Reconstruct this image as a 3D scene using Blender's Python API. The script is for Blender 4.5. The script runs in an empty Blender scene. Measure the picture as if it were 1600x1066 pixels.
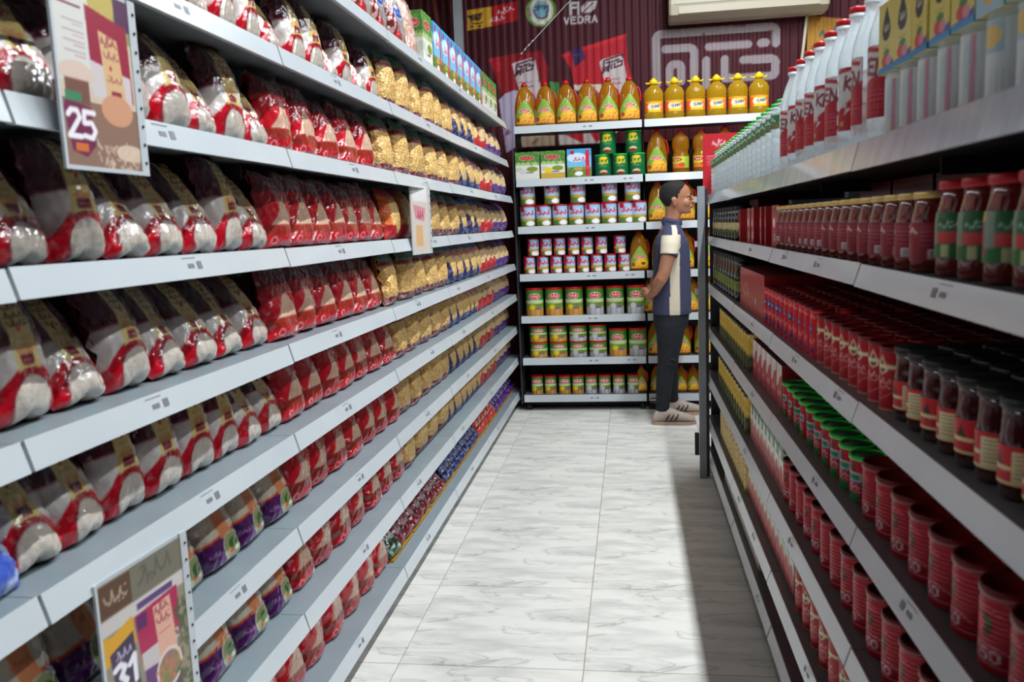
import bpy, bmesh, math, random
import numpy as np
from math import sin, cos, pi, radians, atan2
from mathutils import Vector, Matrix
rnd = random.Random(7)
SC = bpy.context.scene
COL = SC.collection

# ---------------------------------------------------------------- camera
CAM_H = 1.394
YAW, PITCH, ROLL, FPX = -0.1442, -0.1358, -0.0397, 1309.2
_fw = Vector((sin(YAW)*cos(PITCH), cos(YAW)*cos(PITCH), sin(PITCH)))
_r0 = Vector((cos(YAW), -sin(YAW), 0)); _u0 = _r0.cross(_fw)
_r = _r0*cos(ROLL) + _u0*sin(ROLL); _u = -_r0*sin(ROLL) + _u0*cos(ROLL)
cam_d = bpy.data.cameras.new('camera'); cam = bpy.data.objects.new('camera', cam_d); COL.objects.link(cam)
cam.matrix_world = Matrix(((_r.x, _u.x, -_fw.x, 0), (_r.y, _u.y, -_fw.y, 0), (_r.z, _u.z, -_fw.z, CAM_H), (0, 0, 0, 1)))
cam_d.sensor_width = 36; cam_d.lens = FPX/1600*36; cam_d.clip_start = 0.05
cam_d.dof.use_dof = True; cam_d.dof.focus_distance = 4.2; cam_d.dof.aperture_fstop = 6.0
SC.camera = cam
# ---------------------------------------------------------------- world, lights, exposure
SC.view_settings.view_transform = 'Standard'; SC.view_settings.look = 'None'
SC.view_settings.gamma = 1; SC.view_settings.use_curve_mapping = False
SC.view_settings.exposure = 0.0
W = bpy.data.worlds.new('room_air'); SC.world = W; W.use_nodes = True
W.node_tree.nodes['Background'].inputs[0].default_value = (1.0, 0.93, 0.86, 1)
W.node_tree.nodes['Background'].inputs[1].default_value = 0.03
def area(name, loc, sx, sy, power, col, rot=(0, 0, 0)):
    l = bpy.data.lights.new(name, 'AREA'); l.shape = 'RECTANGLE'; l.size = sx; l.size_y = sy
    l.energy = power; l.color = col
    o = bpy.data.objects.new(name, l); o.location = loc; o.rotation_euler = rot; COL.objects.link(o); return o
COOL = (0.90, 0.96, 1.0)
TUBES = [(0.72, y, 3.9) for y in (0.2, 1.75, 3.3, 4.85)]
for (x, y, z), e in zip(TUBES, (46, 52, 57, 64)):
    area('tube_light', (x, y, z-0.045), 0.06, 1.2, e, COOL)
area('far_tube_light', (-0.3, 4.6, 4.0), 0.06, 1.2, 8, COOL)
area('ceiling_bounce', (0.6, 1.2, 4.05), 4.0, 5.0, 8, (1.0, 0.95, 0.9))
area('next_aisle_light', (2.1, 2.6, 3.9), 0.1, 6.0, 120, COOL)
area('left_aisle_light', (-2.05, 3.0, 3.2), 0.1, 5.5, 34, COOL)
# ---------------------------------------------------------------- small tools
def lin(c):
    c = np.asarray(c, float)/255.0
    return np.where(c <= 0.04045, c/12.92, ((c+0.055)/1.055)**2.4)
def vis(P, m=0):
    d = Vector(P)-Vector((0, 0, CAM_H)); z = d.dot(_fw)
    if z < 0.1: return False
    x = 800+FPX*d.dot(_r)/z; y = 533-FPX*d.dot(_u)/z
    return -m < x < 1600+m and -m < y < 1066+m
_mats = {}
def mat(name, col=None, rough=0.5, metal=0.0, coat=0.0, trans=0.0, ior=1.45, emit=0.0, vc=False, bump=0.0, bscale=60.0, var=0.0, spec=0.5, alpha=1.0, stretch=(1, 1, 1)):
    if name in _mats: return _mats[name]
    m = bpy.data.materials.new(name); m.use_nodes = True; nt = m.node_tree; N = nt.nodes; L = nt.links
    b = N['Principled BSDF']
    c = (1, 1, 1) if col is None else tuple(lin(col))
    b.inputs['Base Color'].default_value = (*c, 1)
    b.inputs['Roughness'].default_value = rough; b.inputs['Metallic'].default_value = metal
    b.inputs['Coat Weight'].default_value = coat; b.inputs['Coat Roughness'].default_value = 0.08
    b.inputs['Transmission Weight'].default_value = trans; b.inputs['IOR'].default_value = ior
    b.inputs['Specular IOR Level'].default_value = spec; b.inputs['Alpha'].default_value = alpha
    if emit:
        b.inputs['Emission Color'].default_value = (*c, 1); b.inputs['Emission Strength'].default_value = emit
    src = None
    if vc:
        a = N.new('ShaderNodeAttribute'); a.attribute_name = 'Col'; src = a.outputs['Color']
    tc = None
    if bump or var:
        tc = N.new('ShaderNodeTexCoord'); mp = N.new('ShaderNodeMapping'); mp.inputs['Scale'].default_value = stretch
        L.new(tc.outputs['Object'], mp.inputs['Vector'])
        nz = N.new('ShaderNodeTexNoise'); nz.inputs['Scale'].default_value = bscale; nz.inputs['Detail'].default_value = 3
        L.new(mp.outputs['Vector'], nz.inputs['Vector'])
        if bump:
            bp = N.new('ShaderNodeBump'); bp.inputs['Strength'].default_value = bump; bp.inputs['Distance'].default_value = 0.01
            L.new(nz.outputs['Fac'], bp.inputs['Height']); L.new(bp.outputs['Normal'], b.inputs['Normal'])
            if coat: L.new(bp.outputs['Normal'], b.inputs['Coat Normal'])
        if var:
            mx = N.new('ShaderNodeMix'); mx.data_type = 'RGBA'; mx.blend_type = 'MULTIPLY'; mx.inputs['Factor'].default_value = var
            rr = N.new('ShaderNodeMapRange'); rr.inputs['From Min'].default_value = 0.3; rr.inputs['From Max'].default_value = 0.7
            L.new(nz.outputs['Fac'], rr.inputs['Value'])
            if src: L.new(src, mx.inputs['A'])
            else: mx.inputs['A'].default_value = (*c, 1)
            L.new(rr.outputs['Result'], mx.inputs['B']); src = mx.outputs['Result']
    if src: L.new(src, b.inputs['Base Color'])
    _mats[name] = m; return m
class MB:
    """collects vertices, faces and colours for one mesh"""
    def __init__(s): s.v = []; s.f = []; s.c = []; s.n = 0
    def add(s, V, F, C=None):
        V = np.asarray(V, float).reshape(-1, 3); s.v.append(V)
        C = np.ones((len(V), 3)) if C is None else np.asarray(C, float).reshape(-1, 3)
        if len(C) == 1: C = np.repeat(C, len(V), 0)
        s.c.append(C); o = s.n
        s.f.extend([tuple(int(i)+o for i in f) for f in F]); s.n += len(V); return s
    def grid(s, P, C=None, wrap=False, flip=False):
        h, w = P.shape[:2]; idx = np.arange(h*w).reshape(h, w)
        if wrap: idx = np.concatenate([idx, idx[:, :1]], 1)
        F = np.stack([idx[:-1, :-1], idx[:-1, 1:], idx[1:, 1:], idx[1:, :-1]], -1).reshape(-1, 4)
        if flip: F = F[:, ::-1]
        return s.add(P.reshape(-1, 3), F.tolist(), None if C is None else np.asarray(C).reshape(-1, 3))
    def box(s, x0, y0, z0, x1, y1, z1, C=None):
        V = [(x0,y0,z0),(x1,y0,z0),(x1,y1,z0),(x0,y1,z0),(x0,y0,z1),(x1,y0,z1),(x1,y1,z1),(x0,y1,z1)]
        F = [(0,3,2,1),(4,5,6,7),(0,1,5,4),(1,2,6,5),(2,3,7,6),(3,0,4,7)]
        return s.add(V, F, None if C is None else [C])
    def lathe(s, prof, n=24, C=None, sy=1.0, cap=True, cx=0, cy=0):
        P = np.zeros((len(prof), n, 3)); th = np.arange(n)*2*pi/n - pi/2
        for i, (r, z) in enumerate(prof):
            P[i, :, 0] = cx+r*np.cos(th); P[i, :, 1] = cy+r*np.sin(th)*sy; P[i, :, 2] = z
        Cc = None if C is None else np.repeat(np.asarray(C, float).reshape(1, 1, 3), len(prof)*n, 0)
        s.grid(P, Cc, wrap=True)
        if cap:
            o = s.n-len(prof)*n
            s.f.append(tuple(range(o+n-1, o-1, -1))); s.f.append(tuple(range(s.n-n, s.n)))
        return s
    def tube(s, pts, rad, n=8, C=None, flat=1.0):
        pts = [Vector(p) for p in pts]; rad = rad if hasattr(rad, '__len__') else [rad]*len(pts); P = np.zeros((len(pts), n, 3))
        ref = Vector((0.0, 0.02, 1)) if abs((pts[-1]-pts[0]).normalized().z) < 0.9 else Vector((0, 1, 0.02))
        for i, p in enumerate(pts):
            t = (pts[min(i+1, len(pts)-1)]-pts[max(i-1, 0)]).normalized(); a = t.cross(ref).normalized(); b = a.cross(t)
            for k in range(n):
                w = 2*pi*k/n; P[i, k] = p+(a*cos(w)+b*sin(w)*flat)*rad[i]
        s.grid(P, None if C is None else np.repeat([C], P.shape[0]*n, 0), wrap=True)
        o = s.n-len(pts)*n; s.f.append(tuple(range(o+n-1, o-1, -1))); s.f.append(tuple(range(s.n-n, s.n)))
        return s
    def mesh(s, name, material=None, smooth=True, color=False):
        me = bpy.data.meshes.new(name); V = np.concatenate(s.v)
        me.from_pydata(V.tolist(), [], s.f)
        if color:
            C = np.concatenate(s.c); A = me.color_attributes.new('Col', 'FLOAT_COLOR', 'POINT')
            A.data.foreach_set('color', np.concatenate([C, np.ones((len(C), 1))], 1).astype(np.float32).ravel())
        if smooth: me.polygons.foreach_set('use_smooth', [True]*len(me.polygons))
        if material: me.materials.append(material)
        me.update(); return me
def link(name, me, parent=None, loc=(0, 0, 0), rot=(0, 0, 0), **props):
    o = bpy.data.objects.new(name, me); COL.objects.link(o); o.location = loc; o.rotation_euler = rot
    if parent is not None: o.parent = parent
    for k, v in props.items():
        if v: o[k] = v
    return o
def boxm(name, m, *boxes):
    b = MB()
    for q in boxes: b.box(*q)
    return b.mesh(name, m, smooth=False)
# ---------------------------------------------------------------- painting printed surfaces
FONT = {'V': [[(0,1),(.5,0),(1,1)]], 'E': [[(1,1),(0,1),(0,0),(1,0)],[(0,.5),(.8,.5)]], 'D': [[(0,0),(0,1),(.6,1),(1,.7),(1,.3),(.6,0),(0,0)]],
 'R': [[(0,0),(0,1),(.7,1),(1,.8),(.8,.5),(0,.5)],[(.5,.5),(1,0)]], 'A': [[(0,0),(.5,1),(1,0)],[(.2,.35),(.8,.35)]],
 'S': [[(1,.9),(.6,1),(.1,.9),(.1,.6),(.9,.45),(.9,.1),(.5,0),(0,.1)]], 'O': [[(.5,0),(.05,.2),(0,.5),(.05,.8),(.5,1),(.95,.8),(1,.5),(.95,.2),(.5,0)]],
 'M': [[(0,0),(0,1),(.5,.3),(1,1),(1,0)]], 'N': [[(0,0),(0,1),(1,0),(1,1)]], 'I': [[(.5,0),(.5,1)]], 'T': [[(0,1),(1,1)],[(.5,1),(.5,0)]],
 'Y': [[(0,1),(.5,.5),(1,1)],[(.5,.5),(.5,0)]], 'K': [[(0,0),(0,1)],[(1,1),(0,.45),(1,0)]], 'C': [[(1,.85),(.5,1),(.05,.75),(.05,.25),(.5,0),(1,.15)]], 'U': [[(0,1),(0,.2),(.5,0),(1,.2),(1,1)]],
 '2': [[(0,.8),(.3,1),(.8,1),(1,.75),(0,0),(1,0)]], '5': [[(1,1),(.1,1),(.05,.55),(.7,.6),(1,.3),(.7,0),(0,.05)]],
 '3': [[(0,.9),(.5,1),(.95,.8),(.5,.53),(1,.25),(.5,0),(0,.1)]], '1': [[(.1,.75),(.6,1),(.6,0)]], '.': [[(.5,0),(.5,.02)]], ' ': []}
class Cv:
    def __init__(s, w, h, nu, nv, bg, S=3):
        s.w, s.h, s.nu, s.nv, s.S = w, h, nu, nv, S
        x = ((np.arange((nu+1)*S)+.5)/S-.5)*w/nu; y = ((np.arange((nv+1)*S)+.5)/S-.5)*h/nv
        s.X, s.Y = np.meshgrid(x, y); s.c = np.ones(s.X.shape+(3,))*np.array(bg, float)
    def put(s, m, c, a=1.0): s.c[m] = s.c[m]*(1-a)+np.array(c, float)*a; return s
    def rect(s, x0, y0, x1, y1, c, a=1.0): return s.put((s.X >= x0)&(s.X <= x1)&(s.Y >= y0)&(s.Y <= y1), c, a)
    def ell(s, cx, cy, rx, ry, c, a=1.0): return s.put(((s.X-cx)/rx)**2+((s.Y-cy)/ry)**2 <= 1, c, a)
    def poly(s, pts, c, a=1.0):
        m = np.zeros(s.X.shape, bool); n = len(pts)
        for i in range(n):
            x0, y0 = pts[i]; x1, y1 = pts[(i+1) % n]
            if y0 == y1: continue
            m ^= ((s.Y < y0) != (s.Y < y1)) & (s.X < (x1-x0)*(s.Y-y0)/(y1-y0)+x0)
        return s.put(m, c, a)
    def line(s, pts, wd, c, a=1.0):
        for (x0, y0), (x1, y1) in zip(pts, pts[1:]):
            r = wd/2
            i0, i1 = np.searchsorted(s.X[0], [min(x0, x1)-r, max(x0, x1)+r]); j0, j1 = np.searchsorted(s.Y[:, 0], [min(y0, y1)-r, max(y0, y1)+r])
            if i1 <= i0 or j1 <= j0: continue
            X = s.X[j0:j1, i0:i1]; Y = s.Y[j0:j1, i0:i1]; dx, dy = x1-x0, y1-y0; L = dx*dx+dy*dy or 1e-12
            t = np.clip(((X-x0)*dx+(Y-y0)*dy)/L, 0, 1); m = (X-x0-t*dx)**2+(Y-y0-t*dy)**2 <= r*r
            sub = s.c[j0:j1, i0:i1]; sub[m] = sub[m]*(1-a)+np.array(c, float)*a
        return s
    def text(s, t, x, y, h, c, wd=None, asp=.62, ang=0.0, gap=1.3):
        wd = wd or h*.16; w = h*asp; ca, sa = cos(ang), sin(ang)
        for i, ch in enumerate(t):
            for st in FONT[ch]:
                P = [((i*w*gap+px*w), py*h) for px, py in st]
                s.line([(x+px*ca-py*sa, y+px*sa+py*ca) for px, py in P], wd, c)
        return s
    def script(s, x, y, w, h, c, seed=0, wd=None, ang=0.0):
        """a run of joined cursive strokes with dots, right to left"""
        r = random.Random(seed); n = 14; wd = wd or h*.16; ca, sa = cos(ang), sin(ang); P = []; top = False
        for i in range(n+1):
            yy = h*(.22+.16*sin(i*1.9+seed))+(h*.75 if (i*7+seed) % 5 == 0 else 0); P.append((w*i/n, yy))
        T = lambda p: (x+p[0]*ca-p[1]*sa, y+p[0]*sa+p[1]*ca)
        s.line([T(p) for p in P], wd, c)
        for k in range(4):
            p = (w*r.random(), h*(.95 if k % 2 else -.05)); s.line([T(p), T((p[0]+wd*.3, p[1]))], wd*1.1, c)
        return s
    def speckle(s, x0, y0, x1, y1, c, n, size, seed=1, a=.7):
        r = random.Random(seed)
        for _ in range(n):
            x = x0+(x1-x0)*r.random(); y = y0+(y1-y0)*r.random(); t = r.random()*6.3; l = size*(.4+r.random())
            s.line([(x, y), (x+l*cos(t), y+l*sin(t))], size*.5, c, a)
        return s
    def out(s):
        S = s.S; return lin(s.c.reshape(s.nv+1, S, s.nu+1, S, 3).mean((1, 3)))
ORD = 'first second third fourth fifth sixth seventh eighth ninth tenth eleventh twelfth thirteenth fourteenth fifteenth sixteenth seventeenth eighteenth nineteenth twentieth'.split()
def ordn(i):
    if i < 20: return ORD[i]
    tens = {2: 'twenty', 3: 'thirty', 4: 'forty', 5: 'fifty', 6: 'sixty'}; q, r = divmod(i+1, 10)
    return tens[q]+'-'+ORD[r-1] if r else tens[q][:-1]+'ieth'
# ---------------------------------------------------------------- materials
M_bag = mat('glossy_printed_film', rough=0.22, coat=1.0, vc=True, bump=0.5, bscale=36)
M_pasta = mat('clear_film_over_pasta', rough=0.35, coat=0.6, vc=True, bump=0.8, bscale=110)
M_print = mat('printed_card', rough=0.45, coat=0.15, vc=True)
M_tin = mat('printed_tin', rough=0.42, coat=0.12, spec=.3, vc=True)
M_paper = mat('printed_paper_label', rough=0.5, coat=0.2, vc=True)
M_redlid = mat('red_plastic_lid', (196, 16, 30), rough=0.35, var=0.25, bscale=20)
M_darkredlid = mat('dark_red_plastic_lid', (120, 6, 14), rough=0.32, var=0.2, bscale=20)
M_greenlid = mat('green_plastic_lid', (40, 206, 60), rough=0.35, var=0.2, bscale=20)
M_greycover = mat('grey_foil_disc', (70, 72, 74), rough=0.35, metal=0.3, var=0.3, bscale=40)
M_goldlid = mat('gold_metal_lid', (236, 202, 124), rough=0.35, metal=0.35, var=0.2, bscale=40)
M_blacklid = mat('black_plastic_lid', (22, 22, 24), rough=0.4, var=0.3, bscale=30)
M_yellowcap = mat('yellow_plastic_cap', (245, 205, 20), rough=0.35, var=0.1, bscale=30)
M_white = mat('white_plastic', (232, 234, 236), rough=0.35, var=0.1, bscale=30)
M_oil = mat('cooking_oil_in_clear_plastic', (246, 176, 44), rough=0.04, coat=0.3, trans=0.72, ior=1.33, var=0.12, bscale=14)
M_oil2 = mat('yellow_oil_in_clear_plastic', (252, 210, 50), rough=0.04, coat=0.3, trans=0.62, ior=1.33, var=0.12, bscale=14)
M_clear = mat('clear_plastic_neck', (205, 190, 150), rough=0.08, trans=0.8, ior=1.2, var=0.1, bscale=30)
M_water = mat('water_in_clear_plastic', (240, 246, 248), rough=0.05, coat=0.6, trans=0.92, ior=1.2, bump=0.25, bscale=55, stretch=(1, 1, 2))
M_sauce = mat('red_sauce_in_glass', (112, 24, 20), rough=0.12, coat=0.8, var=0.35, bscale=30)
M_darksauce = mat('dark_preserve_in_glass', (70, 18, 16), rough=0.1, coat=0.8, var=0.45, bscale=60)
M_darkglass = mat('dark_glass', (26, 28, 22), rough=0.12, coat=0.8, var=0.3, bscale=30)
M_shelfL = mat('pale_grey_painted_shelf', (136, 148, 154), rough=0.38, var=0.12, bscale=6)
M_shelfR = mat('shade_darkened_grey_shelf', (92, 92, 94), rough=0.4, var=0.15, bscale=6)  # darker than the left boards: shade of the right side put into the grey
M_strip = mat('white_price_strip', (196, 203, 207), rough=0.3, coat=0.3, var=0.06, bscale=5)
M_strip2 = mat('fill_lightened_price_strip', (222, 224, 230), rough=0.3, coat=0.2, var=0.08, bscale=5)  # lighter copy of the strip, colour raised in place of fill light
M_stripR = mat('film_covered_price_strip', (206, 210, 218), rough=0.22, coat=0.5, var=0.2, bscale=9, stretch=(1, 3, 1))
M_back = mat('dark_grey_back_panel', (52, 54, 57), rough=0.5, var=0.2, bscale=5)
M_post = mat('grey_painted_steel_post', (158, 164, 170), rough=0.4, var=0.15, bscale=8)
M_black = mat('black_recess_paint', (24, 24, 26), rough=0.6, var=0.2, bscale=10)
M_tag = mat('price_tag_print', (128, 130, 138), rough=0.5, var=0.2, bscale=300)
M_tagp = mat('price_tag_paper', (236, 238, 240), rough=0.45, var=0.05, bscale=100)
def glow_through(m, col, f):
    nt = m.node_tree; N = nt.nodes; L = nt.links; out = N['Material Output']; pb = N['Principled BSDF']; t = N.new('ShaderNodeBsdfTranslucent'); t.inputs[0].default_value = (*lin(col), 1)
    x = N.new('ShaderNodeMixShader'); x.inputs[0].default_value = f; L.new(pb.outputs[0], x.inputs[1]); L.new(t.outputs[0], x.inputs[2]); L.new(x.outputs[0], out.inputs['Surface'])
glow_through(M_water, (240, 248, 250), .3); glow_through(M_oil, (250, 160, 36), .22); glow_through(M_oil2, (252, 210, 50), .32)
# ---------------------------------------------------------------- packets
def packet(name, W, H, T, cv, m, seed=0, lean=16, skew=1.0, pinch=.05, wr=1.0, sideC=(120, 20, 30), topear=0.0, notch=0.0, curl=0.4):
    r = random.Random(seed); nu, nv = cv.nu, cv.nv; C = cv.out()
    u = np.linspace(-1, 1, nu+1)[None, :]; v = np.linspace(0, 1, nv+1)[:, None]
    vp = v**skew; th = np.clip(1-np.abs(2*vp-1)**2.6, 0, 1)**.55; tu = np.clip(1-np.abs(u)**2.8, 0, 1)**.5
    rc = lambda q: 1-(.13*np.clip((.14-q)/.14, 0, 1)**2 if notch else 0*q)
    hw = W/2*(1-pinch*th+.02*np.sin(9*v+seed)*wr)*rc(v); ph = [r.random()*6.3 for _ in range(8)]
    def surf(sg, n_u, n_v, uu, vv, th_, tu_, hw_):
        wr1 = (np.sin(23*vv+9*uu+ph[0])*np.sin(7*vv-13*uu+ph[1])+.6*np.sin(37*vv-21*uu+ph[2])+.5*np.sin(17*uu*uu+29*vv+ph[3]))
        edge = (1-.75*tu_*th_); d = (.0019+.0016*np.abs(uu)**2)*wr*wr1*edge+.0013*wr*np.abs(uu)**1.5*np.sin(61*vv+17*uu+ph[1])*np.sin(43*uu-31*vv+ph[4])*edge
        x = hw_*uu+.002*wr*np.sin(31*vv+ph[4])*np.abs(uu)**3
        y = -sg*(T/2*th_*tu_*(1+.07*np.sin(5*vv+4*uu+ph[5]))+d*.9)
        z = H*vv+0*uu + topear*(np.abs(uu)**3)*np.clip((vv-.8)*5, 0, 1)*(1 if sg else 1)+.003*wr*np.sin(6*uu+ph[6])*np.clip((vv-.9)*10, 0, 1)
        if notch: z = z+notch*(np.exp(-(uu/.3)**2)*1.0+.35*np.abs(uu)**3)*np.clip((.2-vv)/.2, 0, 1)**1.3
        a = radians(lean); bend = .012*np.sin(pi*vv+ph[7])*curl
        y2 = y+bend; yr = y2*cos(a)+z*sin(a); zr = z*cos(a)-y2*sin(a)
        return np.stack([x+0*yr, yr, zr], -1)
    P = surf(1, nu, nv, u, v, th, tu, hw)
    ub = np.linspace(-1, 1, 11)[None, :]; vb = np.linspace(0, 1, 15)[:, None]; vpb = vb**skew
    thb = np.clip(1-np.abs(2*vpb-1)**2.6, 0, 1)**.55; tub = np.clip(1-np.abs(ub)**2.8, 0, 1)**.5; hwb = W/2*(1-pinch*thb)*rc(vb)
    Q = surf(-1, 10, 14, ub, vb, thb, tub, hwb)
    z0 = min(P[..., 2].min(), Q[..., 2].min()); y0 = P[..., 1].min()
    P[..., 2] -= z0; Q[..., 2] -= z0; P[..., 1] -= y0; Q[..., 1] -= y0
    b = MB(); b.grid(P, C); b.grid(Q, np.repeat([lin(sideC)], 165, 0), flip=True)
    return b.mesh(name, m, color=True)
def cv_rice(seed, nu=44, nv=64):
    c = Cv(.13, .2, nu, nv, (222, 216, 210)); r = random.Random(seed)
    c.rect(0, .108, .13, .2, (74, 14, 34)); c.rect(0, .187, .13, .2, (60, 10, 26)); c.rect(0, .104, .13, .108, (120, 30, 50))
    c.poly([(0, 0), (.13, 0), (.13, .035), (.118, .052), (.098, .068), (.065, .074), (.032, .068), (.012, .052), (0, .035)], (200, 12, 34))
    c.ell(.065, .018, .048, .047, (140, 18, 36)); c.ell(.065, .016, .044, .044, (198, 188, 176)); c.speckle(.025, 0, .105, .055, (190, 180, 168), 50, .005, seed, .4)
    c.poly([(.043, .2), (.087, .2), (.089, .13), (.092, .064), (.065, .069), (.038, .064), (.041, .13)], (226, 204, 128))
    c.line([(.036, .062), (.05, .067), (.065, .069), (.08, .067), (.094, .062)], .004, (140, 18, 36))
    [c.script(.048, .18-.0125*q, .036, .0085, (96, 52, 30), q+1, wd=.0022) for q in range(5)]
    c.ell(.065, .127, .004, .005, (200, 20, 30)); c.script(.05, .112, .03, .005, (150, 110, 60), 4)
    c.script(.048, .1, .034, .005, (206, 70, 50), 5); c.rect(.046, .094, .084, .0965, (206, 70, 50))
    c.rect(.051, .074, .079, .09, (112, 22, 44)); c.line([(.056, .082), (.074, .082)], .0025, (190, 120, 120)); return c
def cv_red(seed, nu=44, nv=60):
    c = Cv(.16, .2, nu, nv, (206, 22, 40))
    c.rect(0, .142, .16, .2, (112, 16, 34)); c.rect(0, .19, .16, .2, (88, 12, 28)); c.poly([(0, .142), (.04, .15), (.11, .147), (.16, .142), (.16, .136), (0, .136)], (206, 22, 40))
    c.poly([(.02, .055), (.14, .055), (.125, .078), (.105, .108), (.085, .124), (.07, .118), (.05, .09)], (222, 184, 158)); c.speckle(.04, .06, .12, .09, (200, 160, 136), 50, .006, seed)
    c.rect(0, .03, .16, .057, (158, 44, 34)); c.rect(0, 0, .16, .031, (204, 20, 36))
    c.rect(.112, .012, .142, .026, (226, 214, 210)); c.ell(.03, .018, .01, .01, (226, 190, 190)); c.ell(.03, .018, .007, .007, (200, 20, 36))
    c.script(.055, .128, .055, .012, (244, 226, 226), seed+2); c.rect(.055, .1225, .11, .1245, (240, 210, 210)); return c
def cv_purple_rice(seed, nu=44, nv=60):
    c = Cv(.15, .2, nu, nv, (214, 204, 184)); c.speckle(0, .07, .15, .14, (196, 184, 160), 60, .006, seed)
    c.rect(0, .13, .15, .2, (156, 44, 22)); c.rect(0, .185, .15, .2, (110, 30, 18)); c.poly([(0, 0), (.15, 0), (.15, .078), (.0, .062)], (84, 26, 100)); c.line([(0, .064), (.15, .08)], .006, (226, 84, 28))
    c.poly([(.05, .2), (.088, .2), (.092, .1), (.1, .062), (.062, .062), (.052, .1)], (226, 142, 96)); c.script(.052, .16, .034, .012, (90, 40, 26), seed); c.script(.054, .14, .034, .01, (90, 40, 26), seed+3); c.script(.056, .1, .03, .008, (180, 90, 60), 4)
    c.ell(.098, .035, .04, .036, (206, 206, 184)); c.ell(.098, .035, .036, .032, (160, 168, 120)); c.ell(.098, .04, .018, .014, (74, 120, 44)); c.ell(.088, .022, .008, .006, (210, 80, 40)); c.ell(.11, .024, .009, .006, (230, 226, 206))
    c.script(.012, .03, .04, .01, (226, 214, 236), seed+5); return c
def cv_pasta(seed, nu=44, nv=60, top=(36, 104, 78)):
    c = Cv(.2, .22, nu, nv, (234, 184, 102)); c.speckle(0, .02, .2, .17, (250, 216, 144), 260, .012, seed, .8); c.speckle(0, .02, .2, .17, (190, 134, 60), 160, .01, seed+9, .6)
    c.rect(0, .176, .2, .22, top); c.rect(0, .158, .2, .177, (128, 18, 34)); c.rect(0, .1765, .2, .179, (170, 180, 150)); c.script(.1, .162, .06, .01, (236, 220, 214), seed)
    c.rect(0, 0, .2, .034, (112, 16, 36)); c.speckle(0, 0, .2, .034, (206, 190, 184), 22, .016, seed+4); return c  # pale flecks on the maroon base are painted film glare
def cv_orange_pasta(seed):
    c = Cv(.18, .22, 44, 60, (232, 110, 28)); c.poly([(.02, .05), (.06, .05), (.07, .022), (.16, .022), (.16, .15), (.13, .178), (.03, .16)], (226, 178, 98)); c.speckle(.02, .03, .16, .16, (244, 208, 136), 180, .01, seed)
    c.rect(0, .18, .18, .22, (150, 20, 28)); c.ell(.13, .172, .03, .018, (214, 24, 34)); c.script(.108, .166, .044, .012, (250, 240, 236), 3); c.poly([(0, 0), (.18, 0), (.18, .02), (.06, .024), (.045, .055), (0, .06)], (206, 20, 34)); return c
def cv_blue_pasta(seed):
    c = Cv(.18, .22, 40, 54, (226, 178, 98)); c.speckle(.0, .05, .18, .17, (244, 208, 136), 180, .012, seed); c.poly([(0, 0), (.18, 0), (.18, .04), (.03, .035), (.015, .11), (0, .12)], (34, 36, 96))
    c.rect(0, .178, .18, .22, (60, 104, 176)); c.speckle(0, 0, .18, .04, (120, 140, 200), 16, .014, 3); c.ell(.11, .155, .05, .022, (226, 90, 130)); c.script(.07, .148, .08, .014, (250, 246, 250), 5); c.rect(.1, .12, .16, .135, (70, 160, 216)); c.rect(.05, .018, .15, .03, (90, 130, 200)); return c
def cv_red_pasta(seed):
    c = Cv(.18, .22, 40, 54, (226, 186, 130)); c.speckle(0, .07, .18, .17, (240, 210, 160), 160, .012, seed); c.rect(0, .17, .18, .22, (120, 18, 26)); c.rect(0, 0, .18, .066, (200, 18, 32)); c.ell(.09, .066, .04, .022, (200, 18, 32)); c.script(.06, .05, .07, .014, (250, 236, 236), 7); c.rect(0, .16, .18, .172, (70, 20, 20)); return c
def cv_purple_pasta(seed):
    c = Cv(.17, .22, 40, 54, (222, 184, 128)); c.speckle(0, .07, .17, .16, (240, 210, 160), 160, .012, seed); c.rect(0, .16, .17, .22, (82, 34, 120)); c.rect(0, 0, .17, .066, (74, 26, 116)); c.script(.03, .176, .1, .016, (200, 180, 220), 4); c.speckle(0, .0, .17, .06, (196, 176, 220), 20, .012, seed); c.rect(.0, .066, .17, .07, (200, 190, 210)); return c
def cv_noodle(seed):
    c = Cv(.18, .25, 44, 60, (128, 30, 34)); c.speckle(0, 0, .18, .25, (96, 60, 40), 120, .014, seed); c.rect(.05, .02, .13, .25, (176, 186, 186), .8); c.ell(.09, .14, .05, .024, (236, 240, 246)); c.ell(.09, .14, .045, .02, (36, 78, 176)); c.script(.058, .133, .062, .014, (236, 240, 250), 8)
    c.poly([(.135, .02), (.16, .03), (.165, .12), (.15, .16), (.138, .12)], (236, 186, 30)); c.rect(0, .0, .18, .02, (150, 30, 36)); c.ell(.05, .04, .03, .02, (190, 30, 34)); return c
def cv_small(seed, base, hi):
    c = Cv(.12, .14, 20, 24, base); c.speckle(0, 0, .12, .14, hi, 14, .02, seed); c.script(.02, .06, .08, .025, hi, seed, wd=.008); return c
def cv_brownspeck(seed):
    c = Cv(.18, .25, 30, 40, (206, 160, 140)); c.speckle(0, 0, .18, .25, (240, 230, 226), 60, .02, seed); return c
PK = {}
def variants(key, n, fn): PK[key] = [fn(i) for i in range(n)]
variants('rice', 6, lambda i: packet('rice_packet', .138, .222, .095, cv_rice(i), M_bag, i, 17+3*(i % 2), .6, .03, 1.3, (150, 20, 40), notch=.01, curl=1.0))
variants('red', 4, lambda i: packet('red_packet', .165, .205, .09, cv_red(i), M_bag, i+20, 8+3*(i % 2), .6, .07, 1.4, (150, 20, 34), topear=.012))
variants('purple_rice', 3, lambda i: packet('purple_rice_packet', .16, .2, .09, cv_purple_rice(i), M_bag, i+40, 20, .6, .05, 1.2, (120, 40, 60)))
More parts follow.
